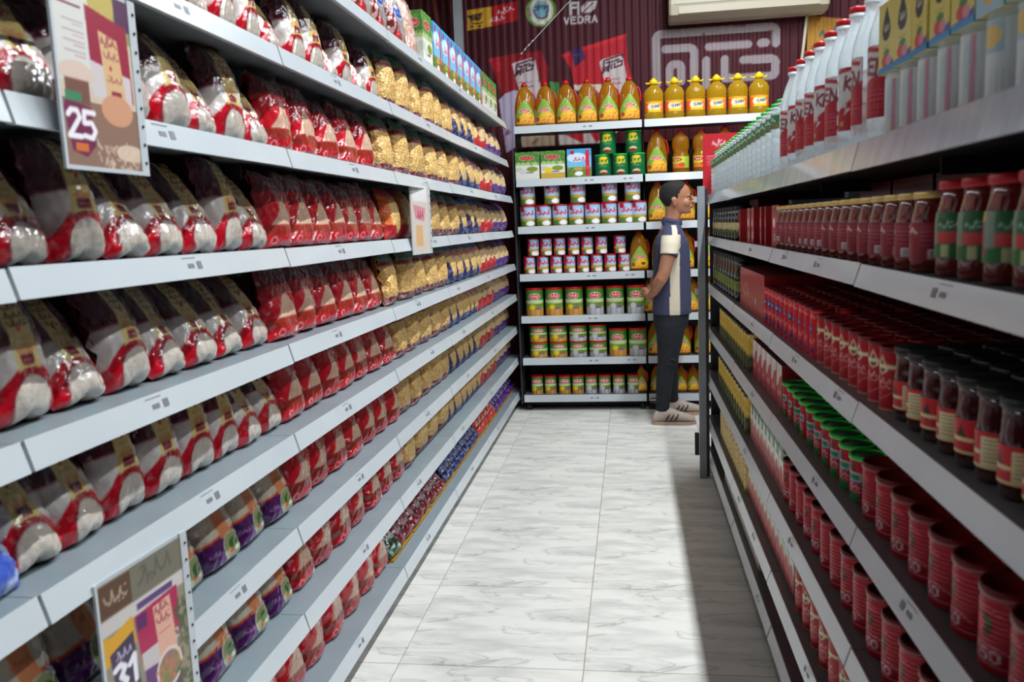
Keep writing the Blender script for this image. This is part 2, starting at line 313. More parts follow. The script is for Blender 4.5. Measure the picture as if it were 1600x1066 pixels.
variants('pasta', 4, lambda i: packet('pasta_packet', .18, .215, .08, cv_pasta(i), M_pasta, i+60, 4, .85, .06, 1.2, (206, 160, 90)))
variants('orange_pasta', 1, lambda i: packet('orange_pasta_packet', .19, .21, .1, cv_orange_pasta(i), M_pasta, i+80, 8, .9, .05, 1, (210, 90, 30)))
variants('blue_pasta', 3, lambda i: packet('blue_pasta_packet', .18, .21, .1, cv_blue_pasta(i), M_pasta, i+100, 12, .9, .07, 1.2, (40, 40, 96)))
variants('red_pasta', 2, lambda i: packet('red_pasta_packet', .18, .208, .1, cv_red_pasta(i), M_pasta, i+120, 12, .9, .07, 1.2, (150, 20, 30)))
variants('purple_pasta', 2, lambda i: packet('purple_pasta_packet', .17, .205, .1, cv_purple_pasta(i), M_pasta, i+140, 12, .9, .07, 1.2, (76, 30, 116)))
variants('noodle', 2, lambda i: packet('snack_packet', .19, .26, .1, cv_noodle(i), M_bag, i+160, 8, .8, .06, 1.2, (120, 30, 34)))
variants('pink_snack', 1, lambda i: packet('pink_snack_packet', .17, .26, .08, cv_brownspeck(i), M_bag, 171, 8, .8, .06, 1.2, (190, 140, 130)))
variants('blue_bag', 1, lambda i: packet('blue_packet', .12, .13, .06, cv_small(3, (60, 90, 190), (220, 226, 240)), M_bag, 181, 30, .8, .06, 1.4, (60, 90, 190)))
variants('small_maroon', 2, lambda i: packet('small_maroon_packet', .098, .12, .05, cv_small(i, (104, 16, 34), (196, 176, 180)), M_bag, i+190, 38, .8, .08, 1.6, (90, 16, 30)))
variants('small_green', 1, lambda i: packet('small_green_packet', .13, .15, .05, cv_small(5, (20, 60, 42), (226, 226, 220)), M_bag, 195, 38, .8, .08, 1.4, (20, 56, 40)))
variants('small_blue', 2, lambda i: packet('small_blue_packet', .098, .12, .05, cv_small(i+7, (30, 40, 96), (140, 150, 196)), M_bag, i+200, 38, .8, .08, 1.6, (30, 40, 90)))
variants('small_red', 2, lambda i: packet('small_red_packet', .098, .12, .05, cv_small(i+11, (190, 22, 34), (236, 200, 160)), M_bag, i+205, 38, .8, .08, 1.6, (170, 20, 30)))
variants('small_purple', 2, lambda i: packet('small_purple_packet', .098, .12, .05, cv_small(i+15, (70, 26, 124), (200, 180, 226)), M_bag, i+210, 38, .8, .08, 1.6, (66, 24, 110)))
# ---------------------------------------------------------------- cartons
def carton(name, W, H, D, cf, cs=None, ct=(220, 220, 220), m=None):
    b = MB(); nu, nv = cf.nu, cf.nv; u = np.linspace(-W/2, W/2, nu+1); v = np.linspace(0, H, nv+1); U, V = np.meshgrid(u, v)
    b.grid(np.stack([U, 0*U, V], -1), cf.out())
    c2 = (cs or cf).out() if cs is None or hasattr(cs, 'out') else None
    n2, m2 = (c2.shape[1]-1, c2.shape[0]-1) if c2 is not None else (1, 1)
    Dd, V2 = np.meshgrid(np.linspace(0, D, n2+1), np.linspace(0, H, m2+1))
    for sx in (-1, 1):
        cc = c2 if c2 is not None else np.ones(Dd.shape+(3,))*lin(cs)
        b.grid(np.stack([sx*W/2+0*Dd, Dd, V2], -1), cc, flip=(sx < 0))
    b.add([(-W/2, D, 0), (W/2, D, 0), (W/2, D, H), (-W/2, D, H)], [(3, 2, 1, 0)], [lin(ct)])
    b.add([(-W/2, 0, H), (W/2, 0, H), (W/2, D, H), (-W/2, D, H)], [(0, 1, 2, 3)], [lin(ct)])
    b.add([(-W/2, 0, 0), (W/2, 0, 0), (W/2, D, 0), (-W/2, D, 0)], [(3, 2, 1, 0)], [lin(ct)])
    return b.mesh(name, m or M_print, smooth=False, color=True)
def cv_milkbox(kind, w=.17, h=.2, n=44):
    if kind == 'green' or kind == 'yellowgreen':
        c = Cv(w, h, n, 52, (226, 226, 214)); c.rect(0, h*.62, w, h, (96, 150, 60)); c.rect(0, h*.52, w, h*.64, (170, 196, 130)); c.speckle(0, h*.6, w, h, (60, 120, 40), 40, .02, 2)
        c.ell(w*.48, h*.78, w*.32, h*.08, (240, 240, 236)); c.ell(w*.48, h*.78, w*.3, h*.07, (196, 16, 30)); c.script(w*.26, h*.75, w*.45, h*.06, (250, 240, 240), 6)
        c.rect(w*.0, h*.3, w*.25, h*.46, (196, 204, 190)); c.ell(w*.7, h*.38, w*.24, h*.09, (128, 150, 46)); c.ell(w*.3, h*.3, w*.16, h*.09, (230, 200, 30) if kind != 'green' else (206, 210, 208)); c.rect(w*.45, h*.24, w*.75, h*.28, (120, 70, 150))
        if kind != 'green': c.rect(0, 0, w, h*.22, (206, 168, 64)); c.ell(w*.3, h*.32, w*.16, h*.1, (236, 206, 30))
        return c
    c = Cv(w, h, n, 52, (120, 190, 226)); c.rect(0, h*.75, w, h, (60, 160, 216)); c.ell(w*.4, h*.7, w*.4, h*.16, (206, 230, 242)); c.rect(0, 0, w, h*.36, (86, 130, 50)); c.speckle(0, 0, w, h*.4, (200, 150, 50), 40, .012, 3)
    c.ell(w*.22, h*.88, w*.09, h*.07, (180, 20, 60)); c.script(w*.25, h*.58, w*.46, h*.12, (206, 30, 90), 9, wd=h*.022); c.ell(w*.48, h*.14, w*.17, h*.08, (246, 246, 250)); c.ell(w*.45, h*.3, w*.2, h*.05, (200, 160, 60))
    c.rect(w*.77, h*.06, w*.92, h*.95, (216, 20, 60)); c.text('III', w*.81, h*.3, h*.1, (250, 220, 230)); return c
CT = {}
CT['bluebox'] = carton('milk_powder_box', .175, .205, .09, cv_milkbox('blue'), (86, 160, 200), (70, 160, 216))
CT['bluebox_tall'] = carton('tall_milk_powder_box', .165, .235, .08, cv_milkbox('blue', .165, .235), cv_milkbox('blue', .08, .235, 20), (70, 160, 216))
CT['greenbox_tall'] = carton('tall_green_box', .165, .235, .08, cv_milkbox('green', .165, .235), cv_milkbox('green', .08, .235, 20), (150, 180, 110))
CT['greenbox'] = carton('green_milk_box', .175, .2, .09, cv_milkbox('green'), (196, 204, 180), (150, 180, 110))
CT['yellowbox'] = carton('yellow_green_milk_box', .175, .2, .09, cv_milkbox('yellowgreen'), (196, 190, 130), (150, 180, 110))
def cv_tetra(seed):
    c = Cv(.07, .15, 18, 34, (214, 224, 214)); c.rect(0, .1, .07, .15, (30, 90, 60)); c.speckle(0, .08, .07, .15, (240, 200, 60), 10, .012, seed); c.rect(0, 0, .07, .06, (222, 120, 120)); c.ell(.035, .06, .022, .02, (200, 30, 60)); c.poly([(.0, .06), (.03, .12), (0, .13)], (240, 245, 240)); return c
CT['tetra'] = carton('juice_carton', .068, .15, .07, cv_tetra(1), cv_tetra(2), (40, 90, 60))
def cv_redpack(seed):
    c = Cv(.09, .13, 24, 34, (190, 20, 34)); c.rect(0, .1, .09, .13, (150, 14, 26)); c.ell(.03, .075, .014, .016, (240, 230, 226)); c.script(.045, .06, .04, .012, (246, 226, 216), seed); c.ell(.05, .03, .02, .013, (220, 226, 220)); c.ell(.05, .03, .012, .008, (60, 140, 70)); c.rect(0, .115, .09, .12, (90, 10, 16)); return c
CT['redpack'] = carton('red_sachet_box', .088, .13, .07, cv_redpack(2), (160, 18, 30), (120, 14, 24))
def cv_redwhite(seed):
    c = Cv(.1, .14, 24, 34, (196, 24, 38)); c.poly([(0, .14), (.1, .14), (.1, .11), (.06, .1), (.03, .07), (0, .06)], (226, 220, 214)); c.script(.02, .04, .06, .016, (246, 236, 226), seed); c.ell(.05, .02, .012, .01, (70, 80, 160)); return c
CT['redwhite'] = carton('red_white_box', .098, .14, .1, cv_redwhite(2), (150, 20, 32), (60, 10, 18))
def cv_orangebox(seed):
    c = Cv(.12, .15, 20, 28, (206, 200, 190)); c.rect(0, .07, .12, .15, (226, 120, 30)); c.script(.02, .1, .08, .02, (246, 236, 220), seed); c.speckle(0, 0, .12, .06, (150, 140, 130), 16, .012, seed); return c
CT['orangebox'] = carton('orange_white_box', .118, .14, .1, cv_orangebox(2), cv_orangebox(4), (206, 130, 60))
def cv_redcarton():
    c = Cv(.6, .16, 60, 20, (176, 30, 36)); c.speckle(0, 0, .6, .16, (196, 80, 70), 40, .02, 3); c.script(.06, .05, .2, .05, (214, 170, 160), 3); c.ell(.4, .05, .012, .012, (230, 220, 200)); return c
CT['longcarton'] = carton('long_red_carton', .62, .155, .3, cv_redcarton(), (150, 26, 32), (110, 20, 26))
def cv_redstack():
    c = Cv(.3, .16, 30, 24, (130, 20, 28))
    for i in range(7): c.rect(0, .012+i*.022, .3, .015+i*.022, (170, 90, 90))
    return c
CT['redstack'] = carton('stacked_red_boxes', .3, .178, .12, cv_redstack(), (120, 18, 26), (90, 14, 20))
# ---------------------------------------------------------------- lathed goods
def can_mesh(name, R, H, cv, m, prof=None, ribs=0, z0=0.0, rim=True):
    """printed cylinder, label centre faces -Y"""
    nu, nv = cv.nu, cv.nv; th = np.linspace(-pi, pi, nu+1)[None, :]-pi/2; z = np.linspace(0, H, nv+1)[:, None]
    r = R*np.ones_like(z) if prof is None else np.interp(z/H, [p[0] for p in prof], [p[1] for p in prof])*R
    if ribs: r = r+.0009*np.sin(z/H*ribs*2*pi)*((z > H*.12)&(z < H*.88))
    P = np.stack([r*np.cos(th), r*np.sin(th), z+z0+0*th], -1); b = MB(); b.grid(P, cv.out())
    n = nu; base = cv.out()[0, 0]
    for zz, up in ((z0, 0), (z0+H, 1)):
        rr = (R if prof is None else R*(prof[-1][1] if up else prof[0][1])); V = [(rr*cos(2*pi*k/24), rr*sin(2*pi*k/24), zz) for k in range(24)]
        b.add(V, [tuple(range(24)) if up else tuple(range(23, -1, -1))], [base])
    return b.mesh(name, m, color=True)
def lathem(name, m, prof, n=28, sy=1.0):
    return MB().lathe(prof, n, sy=sy).mesh(name, m)
def lid_mesh(name, m, R, h, z, lip=.0015, recess=True):
    p = [(R, z), (R+lip, z+h*.15), (R+lip, z+h*.85), (R, z+h)]
    if recess: p += [(R-.004, z+h), (R-.005, z+h-.003)]
    return lathem(name, m, p, 36)
def T(root, parts, cat, look): return dict(root=root, parts=parts, cat=cat, look=look)
def can_t(rootname, R, H, cv, lidm, look, ribs=0, lidh=.012, cover=None, over=.0015):
    body = can_mesh('can_body', R, H, cv, M_tin, ribs=ribs); lid = lid_mesh('lid', lidm, R, lidh, H-.002, over)
    parts = [('can_body', body, []), ('lid', lid, [('lid_disc', lathem('lid_disc', cover, [(R-.008, H+lidh-.0065), (R-.008, H+lidh-.0045)], 32), [])] if cover else [])]
    return (rootname, parts, 'can', look)
def cv_wrap(w, h, nu, nv, bg, fn, rep=2):
    c = Cv(w, h, nu, nv, bg)
    for k in range(rep): fn(c, w*(k+.5)/rep)
    # centre one motif on the front
    c.c = np.roll(c.c, int(c.c.shape[1]*(0.5-0.5/rep)) if rep % 2 == 0 else 0, 1); return c
def f_sso(c, x):
    c.script(x-.03, c.h*.78, .055, .008, (230, 150, 150), 3); c.ell(x, c.h*.62, .013, .015, (96, 20, 16)); c.ell(x+.004, c.h*.66, .006, .005, (40, 110, 40)); c.ell(x-.012, c.h*.6, .01, .012, (226, 40, 40))
    c.line([(x-.04, c.h*.28), (x-.015, c.h*.36), (x+.02, c.h*.35), (x+.045, c.h*.26)], .0022, (222, 150, 150)); c.text('SSO', x-.024, c.h*.14, .016, (236, 214, 214), wd=.0035, asp=.8)
    c.rect(x-.05, c.h*.09, x+.05, c.h*.1, (226, 160, 160))
def cv_sso(R, H): return cv_wrap(2*pi*R, H, 72, 40, (176, 16, 40), f_sso)
def f_drop(c, x):
    h = c.h; c.rect(x-.2, h*.7, x+.2, h*.77, (226, 214, 170)); c.poly([(x, h*.93), (x-.012, h*.74), (x-.013, h*.66), (x, h*.6), (x+.013, h*.66), (x+.012, h*.74)], (232, 224, 190)); c.poly([(x, h*.88), (x-.008, h*.73), (x-.008, h*.67), (x, h*.63), (x+.008, h*.67), (x+.008, h*.73)], (96, 50, 30))
    c.script(x-.02, h*.45, .04, .01, (240, 226, 216), 4); c.script(x-.025, h*.37, .05, .008, (240, 226, 216), 5); c.line([(x-.05, h*.12), (x, h*.2), (x+.04, h*.4)], .002, (226, 120, 120)); c.rect(x-.2, 0, x+.2, h*.03, (206, 186, 150))
def cv_dropcan(R, H): return cv_wrap(2*pi*R, H, 64, 36, (172, 18, 32), f_drop)
def f_green(c, x):
    h = c.h; c.ell(x, h*.8, .012, .014, (110, 20, 24)); c.rect(x-.026, h*.48, x+.026, h*.7, (216, 226, 236)); c.rect(x-.022, h*.52, x+.022, h*.66, (30, 130, 80)); c.line([(x-.026, h*.48), (x+.026, h*.48)], .003, (60, 70, 170)); c.script(x-.022, h*.32, .045, .012, (246, 220, 220), 3); c.script(x-.022, h*.22, .045, .01, (246, 220, 220), 6); c.ell(x, h*.1, .024, .012, (30, 130, 60))
def cv_greencan(R, H): return cv_wrap(2*pi*R, H, 64, 36, (190, 20, 36), f_green, 3)
def f_blue(c, x):
    h = c.h; c.script(x-.022, h*.84, .045, .012, (246, 236, 236), 5); c.rect(x-.014, h*.52, x+.014, h*.7, (30, 50, 120)); c.script(x-.01, h*.57, .02, .012, (200, 210, 240), 3); c.script(x-.02, h*.3, .04, .012, (246, 226, 226), 2); c.ell(x+.01, h*.15, .01, .008, (40, 40, 110)); c.rect(x-.04, h*.95, x+.04, h, (230, 60, 60))
def cv_bluecan(R, H): return cv_wrap(2*pi*R, H, 56, 32, (204, 22, 34), f_blue)
def f_milk(c, x):
    h = c.h; c.ell(x-.035, h*.85, .018, .02, (190, 20, 50)); c.script(x-.035, h*.56, .09, .03, (206, 30, 90), 9, wd=.007); c.ell(x+.03, h*.16, .035, .018, (246, 246, 250)); c.ell(x, h*.34, .06, .01, (206, 160, 60)); c.rect(x+.08, 0, x+.11, h, (206, 20, 50))
def cv_milkcan(R, H):
    c = Cv(2*pi*R, H, 64, 30, (120, 180, 216)); c.rect(0, H*.7, 9, H, (150, 200, 230)); c.rect(0, H*.4, 9, H*.8, (196, 220, 236), .7); c.rect(0, 0, 9, H*.36, (90, 134, 56)); c.speckle(0, 0, 2*pi*R, H*.36, (206, 170, 60), 40, .012, 3)
    for k in (0, 1): f_milk(c, 2*pi*R*(k+.0)+0.0)
    f_milk(c, pi*R); c.rect(0, H*.96, 9, H, (190, 14, 40)); c.rect(0, 0, 9, H*.03, (190, 14, 40)); return c
def cv_greenmilk(R, H, gold):
    w = 2*pi*R; c = Cv(w, H, 64, 36, (150, 176, 96)); c.rect(0, H*.6, 9, H, (70, 134, 44)); c.rect(0, H*.47, 9, H*.6, (196, 212, 160)); c.rect(0, H*.3, 9, H*.47, (120, 150, 70)); c.rect(0, 0, 9, H*.27, (206, 150, 70) if gold else (190, 190, 192)); c.rect(0, H*.96, 9, H, (190, 20, 30))
    for k in range(1, 10): c.rect(w*k/10, 0, w*k/10+.006, H*.27, (150, 96, 40) if gold else (120, 120, 130))
    for x in (w*.5, 0, w):
        c.ell(x, H*.73, .048, .017*H/.15, (244, 236, 236)); c.ell(x, H*.73, .044, .014*H/.15, (200, 16, 30)); c.script(x-.032, H*.69, .064, .016*H/.15, (250, 240, 240), 6, wd=.0045); c.ell(x-.02, H*.33, .022, .018, (232, 206, 20) if gold else (200, 200, 206)); c.ell(x+.03, H*.4, .026, .01, (110, 130, 30)); c.rect(x+.004, H*.25, x+.05, H*.31, (116, 70, 150))
    return c
def cv_greencylinder(R, H):
    w = 2*pi*R; c = Cv(w, H, 48, 32, (16, 104, 58)); 
    for x in (w*.5, 0, w):
        c.ell(x, H*.86, .032, .012, (240, 200, 40)); c.script(x-.036, H*.58, .07, .03, (238, 206, 40), 4, wd=.007); c.script(x-.03, H*.45, .06, .01, (220, 230, 220), 7); c.ell(x, H*.17, .03, .02, (226, 190, 146)); c.ell(x, H*.12, .032, .012, (110, 50, 30))
    return c
# jar / bottle labels: a curved patch in front
def patch(name, R, z0, z1, ang, cv, m, sy=1.0, prof=None):
    nu, nv = cv.nu, cv.nv; th = (np.linspace(-ang, ang, nu+1)-pi/2)[None, :]; z = np.linspace(z0, z1, nv+1)[:, None]
    r = R+0*z if prof is None else np.interp(z, [p[1] for p in prof], [p[0] for p in prof])+.0012
    b = MB(); b.grid(np.stack([r*np.cos(th), r*np.sin(th)*sy, z+0*th], -1), cv.out())
    r2 = r-.0008; b.grid(np.stack([r2*np.cos(th), r2*np.sin(th)*sy, z+0*th], -1), np.ones((nv+1, nu+1, 3))*.4, flip=True)
    return b.mesh(name, m, color=True)
def cv_barjar(seed):
    c = Cv(.12, .06, 48, 28, (140, 20, 40)); c.script(.01, .042, .05, .012, (226, 200, 170), 3, wd=.003); c.script(.012, .02, .03, .012, (220, 170, 90), 8, wd=.002)
    for k in range(5): c.rect(.065, .052-k*.007, .115, .0535-k*.007, (190, 100, 110))
    c.rect(.078, .004, .112, .018, (222, 216, 216))
    for k in range(8): c.rect(.081+k*.0036, .006, .0822+k*.0036, .016, (70, 66, 74))
    return c
def cv_greenjar(seed):
    c = Cv(.13, .07, 48, 28, (30, 96, 50)); c.rect(0, .0, .13, .018, (34, 110, 44)); c.rect(0, .022, .13, .04, (206, 60, 60)); c.ell(.045, .034, .022, .028, (150, 60, 84)); c.rect(.03, .056, .055, .07, (226, 160, 40)); c.rect(.055, .02, .075, .07, (120, 140, 120)); c.script(.08, .046, .04, .01, (214, 226, 214), 3); c.rect(.085, .0, .1, .02, (190, 190, 140)); return c
def cv_creamjar(seed):
    c = Cv(.13, .07, 48, 28, (200, 20, 32)); c.rect(0, 0, .13, .007, (226, 206, 150)); c.rect(.012, .007, .04, .062, (226, 210, 160)); c.rect(.088, .007, .125, .062, (226, 210, 160))
    for k in range(6): c.rect(.016, .012+k*.008, .036, .015+k*.008, (190, 90, 50)); c.rect(.092, .014+k*.008, .12, .0165+k*.008, (150, 140, 110))
    c.poly([(.064, .06), (.054, .035), (.064, .02), (.074, .035)], (60, 40, 30)); c.ell(.064, .03, .03, .005, (226, 206, 150)); return c
def jar_t(rootname, R, H, lidm, sauce, cv, look, z0, z1, ang=1.9, lidh=.014, neck=.84):
    prof = [(R*.9, 0), (R, H*.05), (R, H*.62), (R*.96, H*.72), (R*neck, H*.86), (R*neck, H)]
    parts = [('jar_body', lathem('jar_body', sauce, prof, 32), []), ('lid', lid_mesh('lid', lidm, R*neck+.001, lidh, H-.004, .002, False), []), ('label', patch('label', R, z0, z1, ang, cv, M_paper, prof=prof), [])]
    return (rootname, parts, 'jar', look)
def cv_sun(seed):
    c = Cv(.14, .07, 44, 24, (246, 190, 30)); c.rect(0, 0, .03, .07, (232, 96, 36)); c.rect(.11, 0, .14, .07, (236, 120, 40)); c.ell(.045, .035, .02, .02, (240, 232, 200)); c.ell(.08, .034, .034, .018, (240, 226, 190)); c.text('SUNNY', .05, .025, .019, (90, 90, 110), wd=.0035, asp=.5, ang=.08, gap=1.35); c.rect(0, .06, .14, .07, (240, 150, 40)); return c
def cv_corn(seed, sun=False):
    c = Cv(.1, .16, 34, 44, (130, 170, 60)); c.poly([(0, 0), (.1, 0), (.1, .05), (.05, .09)], (236, 176, 40)); c.poly([(.02, 0), (.1, .0), (.1, .07)], (214, 130, 34)); c.speckle(.03, 0, .1, .06, (250, 210, 80), 30, .01, 2)
    c.ell(.05, .085, .034, .013, (244, 236, 236)); c.ell(.05, .085, .03, .01, (200, 16, 30)); c.script(.03, .08, .04, .009, (250, 240, 240), 3, wd=.003); c.ell(.018, .028, .01, .014, (190, 60, 50)); 
    if sun: c.ell(.066, .035, .024, .022, (244, 190, 20)); c.ell(.066, .035, .011, .01, (110, 60, 20))
    return c
def cone_label(name, cv, R, z0, z1, sy, prof):
    """triangular printed label that narrows towards the neck"""
    nu, nv = cv.nu, cv.nv; v = np.linspace(0, 1, nv+1)[:, None]; z = z0+(z1-z0)*v; half = 1.15*(1-np.clip((v-.32)/.68, 0, 1)**1.1*.93)
    th = -pi/2+np.linspace(-1, 1, nu+1)[None, :]*half; r = np.interp(z, [p[1] for p in prof], [p[0] for p in prof])+.0015
    b = MB(); b.grid(np.stack([r*np.cos(th), r*np.sin(th)*sy, z+0*th], -1), cv.out()); r2 = r-.0009
    b.grid(np.stack([r2*np.cos(th), r2*np.sin(th)*sy, z+0*th], -1), np.ones((nv+1, nu+1, 3))*.4, flip=True); return b.mesh(name, M_paper, color=True)
def oil_t(look, sun=False, h=.31, R=.073):
    p = [(R*.9, 0), (R, .012), (R*1.03, h*.2), (R*1.02, h*.4), (R*.97, h*.55), (R*.86, h*.68), (R*.74, h*.77), (R*.58, h*.85), (R*.36, h*.905), (R*.27, h*.93), (R*.27, h*.96)]
    parts = [('bottle_body', lathem('bottle_body', M_oil, p, 36, .72), []),
             ('label', cone_label('label', cv_corn(1, sun), R, .02, h*.62, .72, p), []),
             ('cap', lathem('cap', M_redlid, [(R*.3, h*.94), (R*.32, h*.945), (R*.32, h*.975), (R*.2, h*1.0), (R*.18, h*1.03)], 20), []),
             ('handle', MB().tube([(R*.5, 0, h*.82), (R*.95, 0, h*.74), (R*1.08, 0, h*.62), (R*1.1, 0, h*.5), (R*.98, 0, h*.42)], .007, 8).mesh('handle', mat('red_bottle_handle', (190, 24, 30), rough=0.35, var=0.1)), [])]
    return ('oil_bottle', parts, 'bottle', look)
def sunny_t(look, h=.27, R=.07):
    p = [(R*.9, 0), (R, .01), (R*.97, .02), (R, .03), (R*.97, .04), (R*.94, .05), (R*.94, .13), (R, .14), (R*.96, .155), (R, .17), (R*.97, .19), (R*.8, .215), (R*.45, .235), (R*.32, .242), (R*.32, .255)]
    cap = MB().lathe([(R*.36, .25), (R*.4, .252), (R*.4, .275), (R*.2, .285), (R*.16, .292), (.001, .293)], 20)
    cap.tube([(-R*.8, 0, .262), (-R*.6, 0, .256), (-R*.3, 0, .262), (R*.3, 0, .262), (R*.6, 0, .256), (R*.8, 0, .264)], .006, 8)
    return ('sunflower_oil_bottle', [('bottle_body', lathem('bottle_body', M_oil2, p, 36, .85), []), ('label', patch('label', R*.96, .052, .128, 1.25, cv_sun(1), M_paper, .85), []), ('cap', cap.mesh('cap', M_yellowcap), [])], 'bottle', look)
def waist_t(look, h=.3, R=.06):
    p = [(R*.9, 0), (R, .01), (R, .12), (R*.85, .14), (R*.85, .155), (R, .18), (R, .22), (R*.9, .25), (R*.4, .275), (R*.3, .285)]
    def c_(s):
        c = Cv(.13, .075, 40, 24, (196, 206, 50)); c.rect(0, 0, .13, .03, (226, 120, 50)); c.ell(.04, .055, .034, .012, (200, 20, 34)); c.script(.02, .05, .04, .01, (250, 236, 236), 4, wd=.003); c.ell(.075, .02, .022, .014, (214, 70, 40)); c.rect(.09, 0, .13, .075, (150, 186, 60)); return c
    return ('corn_oil_bottle', [('bottle_body', lathem('bottle_body', M_oil, p, 32, .9), []), ('label', patch('label', R, .035, .115, 1.3, c_(1), M_paper, .9), []), ('cap', lathem('cap', M_redlid, [(R*.34, .282), (R*.34, .3), (R*.2, .302)], 18), [])], 'bottle', look)
def water_t(look, h, R, capm, cv, z0, z1, ang, rootname):
    p = [(R*.85, 0), (R, .008)]
    for k in range(5): z = .02+k*(h*.5/5); p += [(R, z), (R*.9, z+.006), (R, z+.012)]
    p += [(R, h*.6), (R*.93, h*.68), (R*.6, h*.82), (R*.4, h*.88), (R*.36, h*.9), (R*.36, h*.935)]
    parts = [('bottle_body', lathem('bottle_body', M_water, p, 32), []), ('cap', MB().lathe([(R*.42, h*.925), (R*.44, h*.93), (R*.44, h*.955)], 20).mesh('cap', M_white), [('cap_top', lathem('cap_top', capm, [(R*.45, h*.955), (R*.45, h*.99), (R*.4, h)], 20), [])]), ('label', patch('label', R, z0, z1, ang, cv, M_paper), [])]
    return (rootname, parts, 'bottle', look)
def cv_waterg():
    c = Cv(.09, .05, 30, 20, (40, 110, 66)); c.speckle(0, 0, .09, .02, (150, 120, 70), 20, .01, 2); c.script(.015, .022, .06, .018, (226, 236, 230), 3, wd=.003); c.rect(0, .045, .09, .05, (200, 220, 210)); return c
def cv_waterr():
    c = Cv(.1, .13, 34, 44, (176, 16, 40)); c.poly([(0, .13), (.1, .13), (.1, .085), (.05, .07), (0, .04)], (206, 206, 204)); c.line([(0, .122), (.04, .126), (.09, .118)], .008, (170, 20, 44)); c.text('KEN', .022, .085, .026, (120, 26, 44), wd=.006, asp=.7, ang=-.15); c.poly([(.0, .05), (.03, .055), (.02, .03), (.04, .045)], (206, 200, 200))
    for k in range(6): c.rect(.05, .008+k*.008, .09, .0095+k*.008, (200, 110, 120))
    c.rect(.01, .01, .02, .02, (200, 150, 60)); return c
def cv_sleeve(i):
    c = Cv(.11, .17, 44, 68, (214, 196, 96)); c.rect(0, 0, .11, .014, (20, 130, 190)); c.poly([(0, .014), (.11, .014), (.11, .03), (.06, .018)], (30, 70, 160)); c.poly([(.055, .16), (.032, .12), (.026, .1), (.036, .082), (.055, .076), (.074, .082), (.084, .1), (.078, .12)], (34, 30, 30)); c.script(.038, .1, .034, .016, (220, 214, 200), 4, wd=.003)
    c.ell(.045, .03, .02, .014, (206, 50, 40)); c.ell(.072, .028, .018, .013, (214, 130, 140)); c.ell(.058, .048, .02, .009, (70, 120, 40)); c.script(.03, .06, .05, .006, (90, 80, 60), 3); return c
def cv_sleeve2(i):
    c = Cv(.11, .17, 40, 52, (204, 206, 196)); c.rect(0, .0, .11, .06, (150, 186, 196)); c.rect(0, .05, .11, .08, (40, 130, 190)); c.ell(.055, .04, .03, .025, (226, 160, 50)); c.poly([(0, .08), (.11, .1), (.11, .17), (0, .17)], (216, 200, 120)); c.ell(.06, .13, .03, .02, (206, 60, 50)); return c
def cv_pinkstripe(k=0):
    c = Cv(.09, .09, 30, 24, (206, 214, 214))
    if k: c.rect(.02, .05, .07, .09, (150, 190, 206)); c.ell(.05, .07, .018, .014, (226, 190, 110)); return c
    c.poly([(.01, 0), (.03, 0), (.035, .09), (.02, .09)], (196, 90, 120)); c.ell(.06, .05, .014, .03, (186, 204, 208)); c.poly([(.062, .0), (.07, 0), (.07, .09), (.064, .09)], (206, 140, 160)); return c
def sleeve_t(look, cv, rn):
    R = .036; P = [(R*.85, 0), (R, .01), (R, .04), (R*.94, .05), (R, .06), (R, .1), (R*.95, .12), (R*.6, .2), (R*.38, .225), (R*.36, .235)]
    sl = carton('sleeve', .074, .115, .074, cv, cv, (200, 190, 120)); 
    sl.transform(Matrix.Translation((0, -.037, .11)))
    return (rn, [('bottle_body', lathem('bottle_body', M_water, P, 28), []), ('label', patch('label', R, .012, .1, 1.2, cv_pinkstripe(int('blue' in look)), M_paper), []), ('cap', lathem('cap', M_white, [(R*.42, .228), (R*.42, .25), (R*.3, .252)], 18), []), ('sleeve', sl, [])], 'bottle', look)
# ---------------------------------------------------------------- the room
def tag(o, label=None, cat=None, group=None, kind=None):
    for k, v in (('label', label), ('category', cat), ('group', group), ('kind', kind)):
        if v: o[k] = v
    return o
XL, XR, YB, YF, ZC = -2.45, 4.2, 6.78, -2.2, 4.1
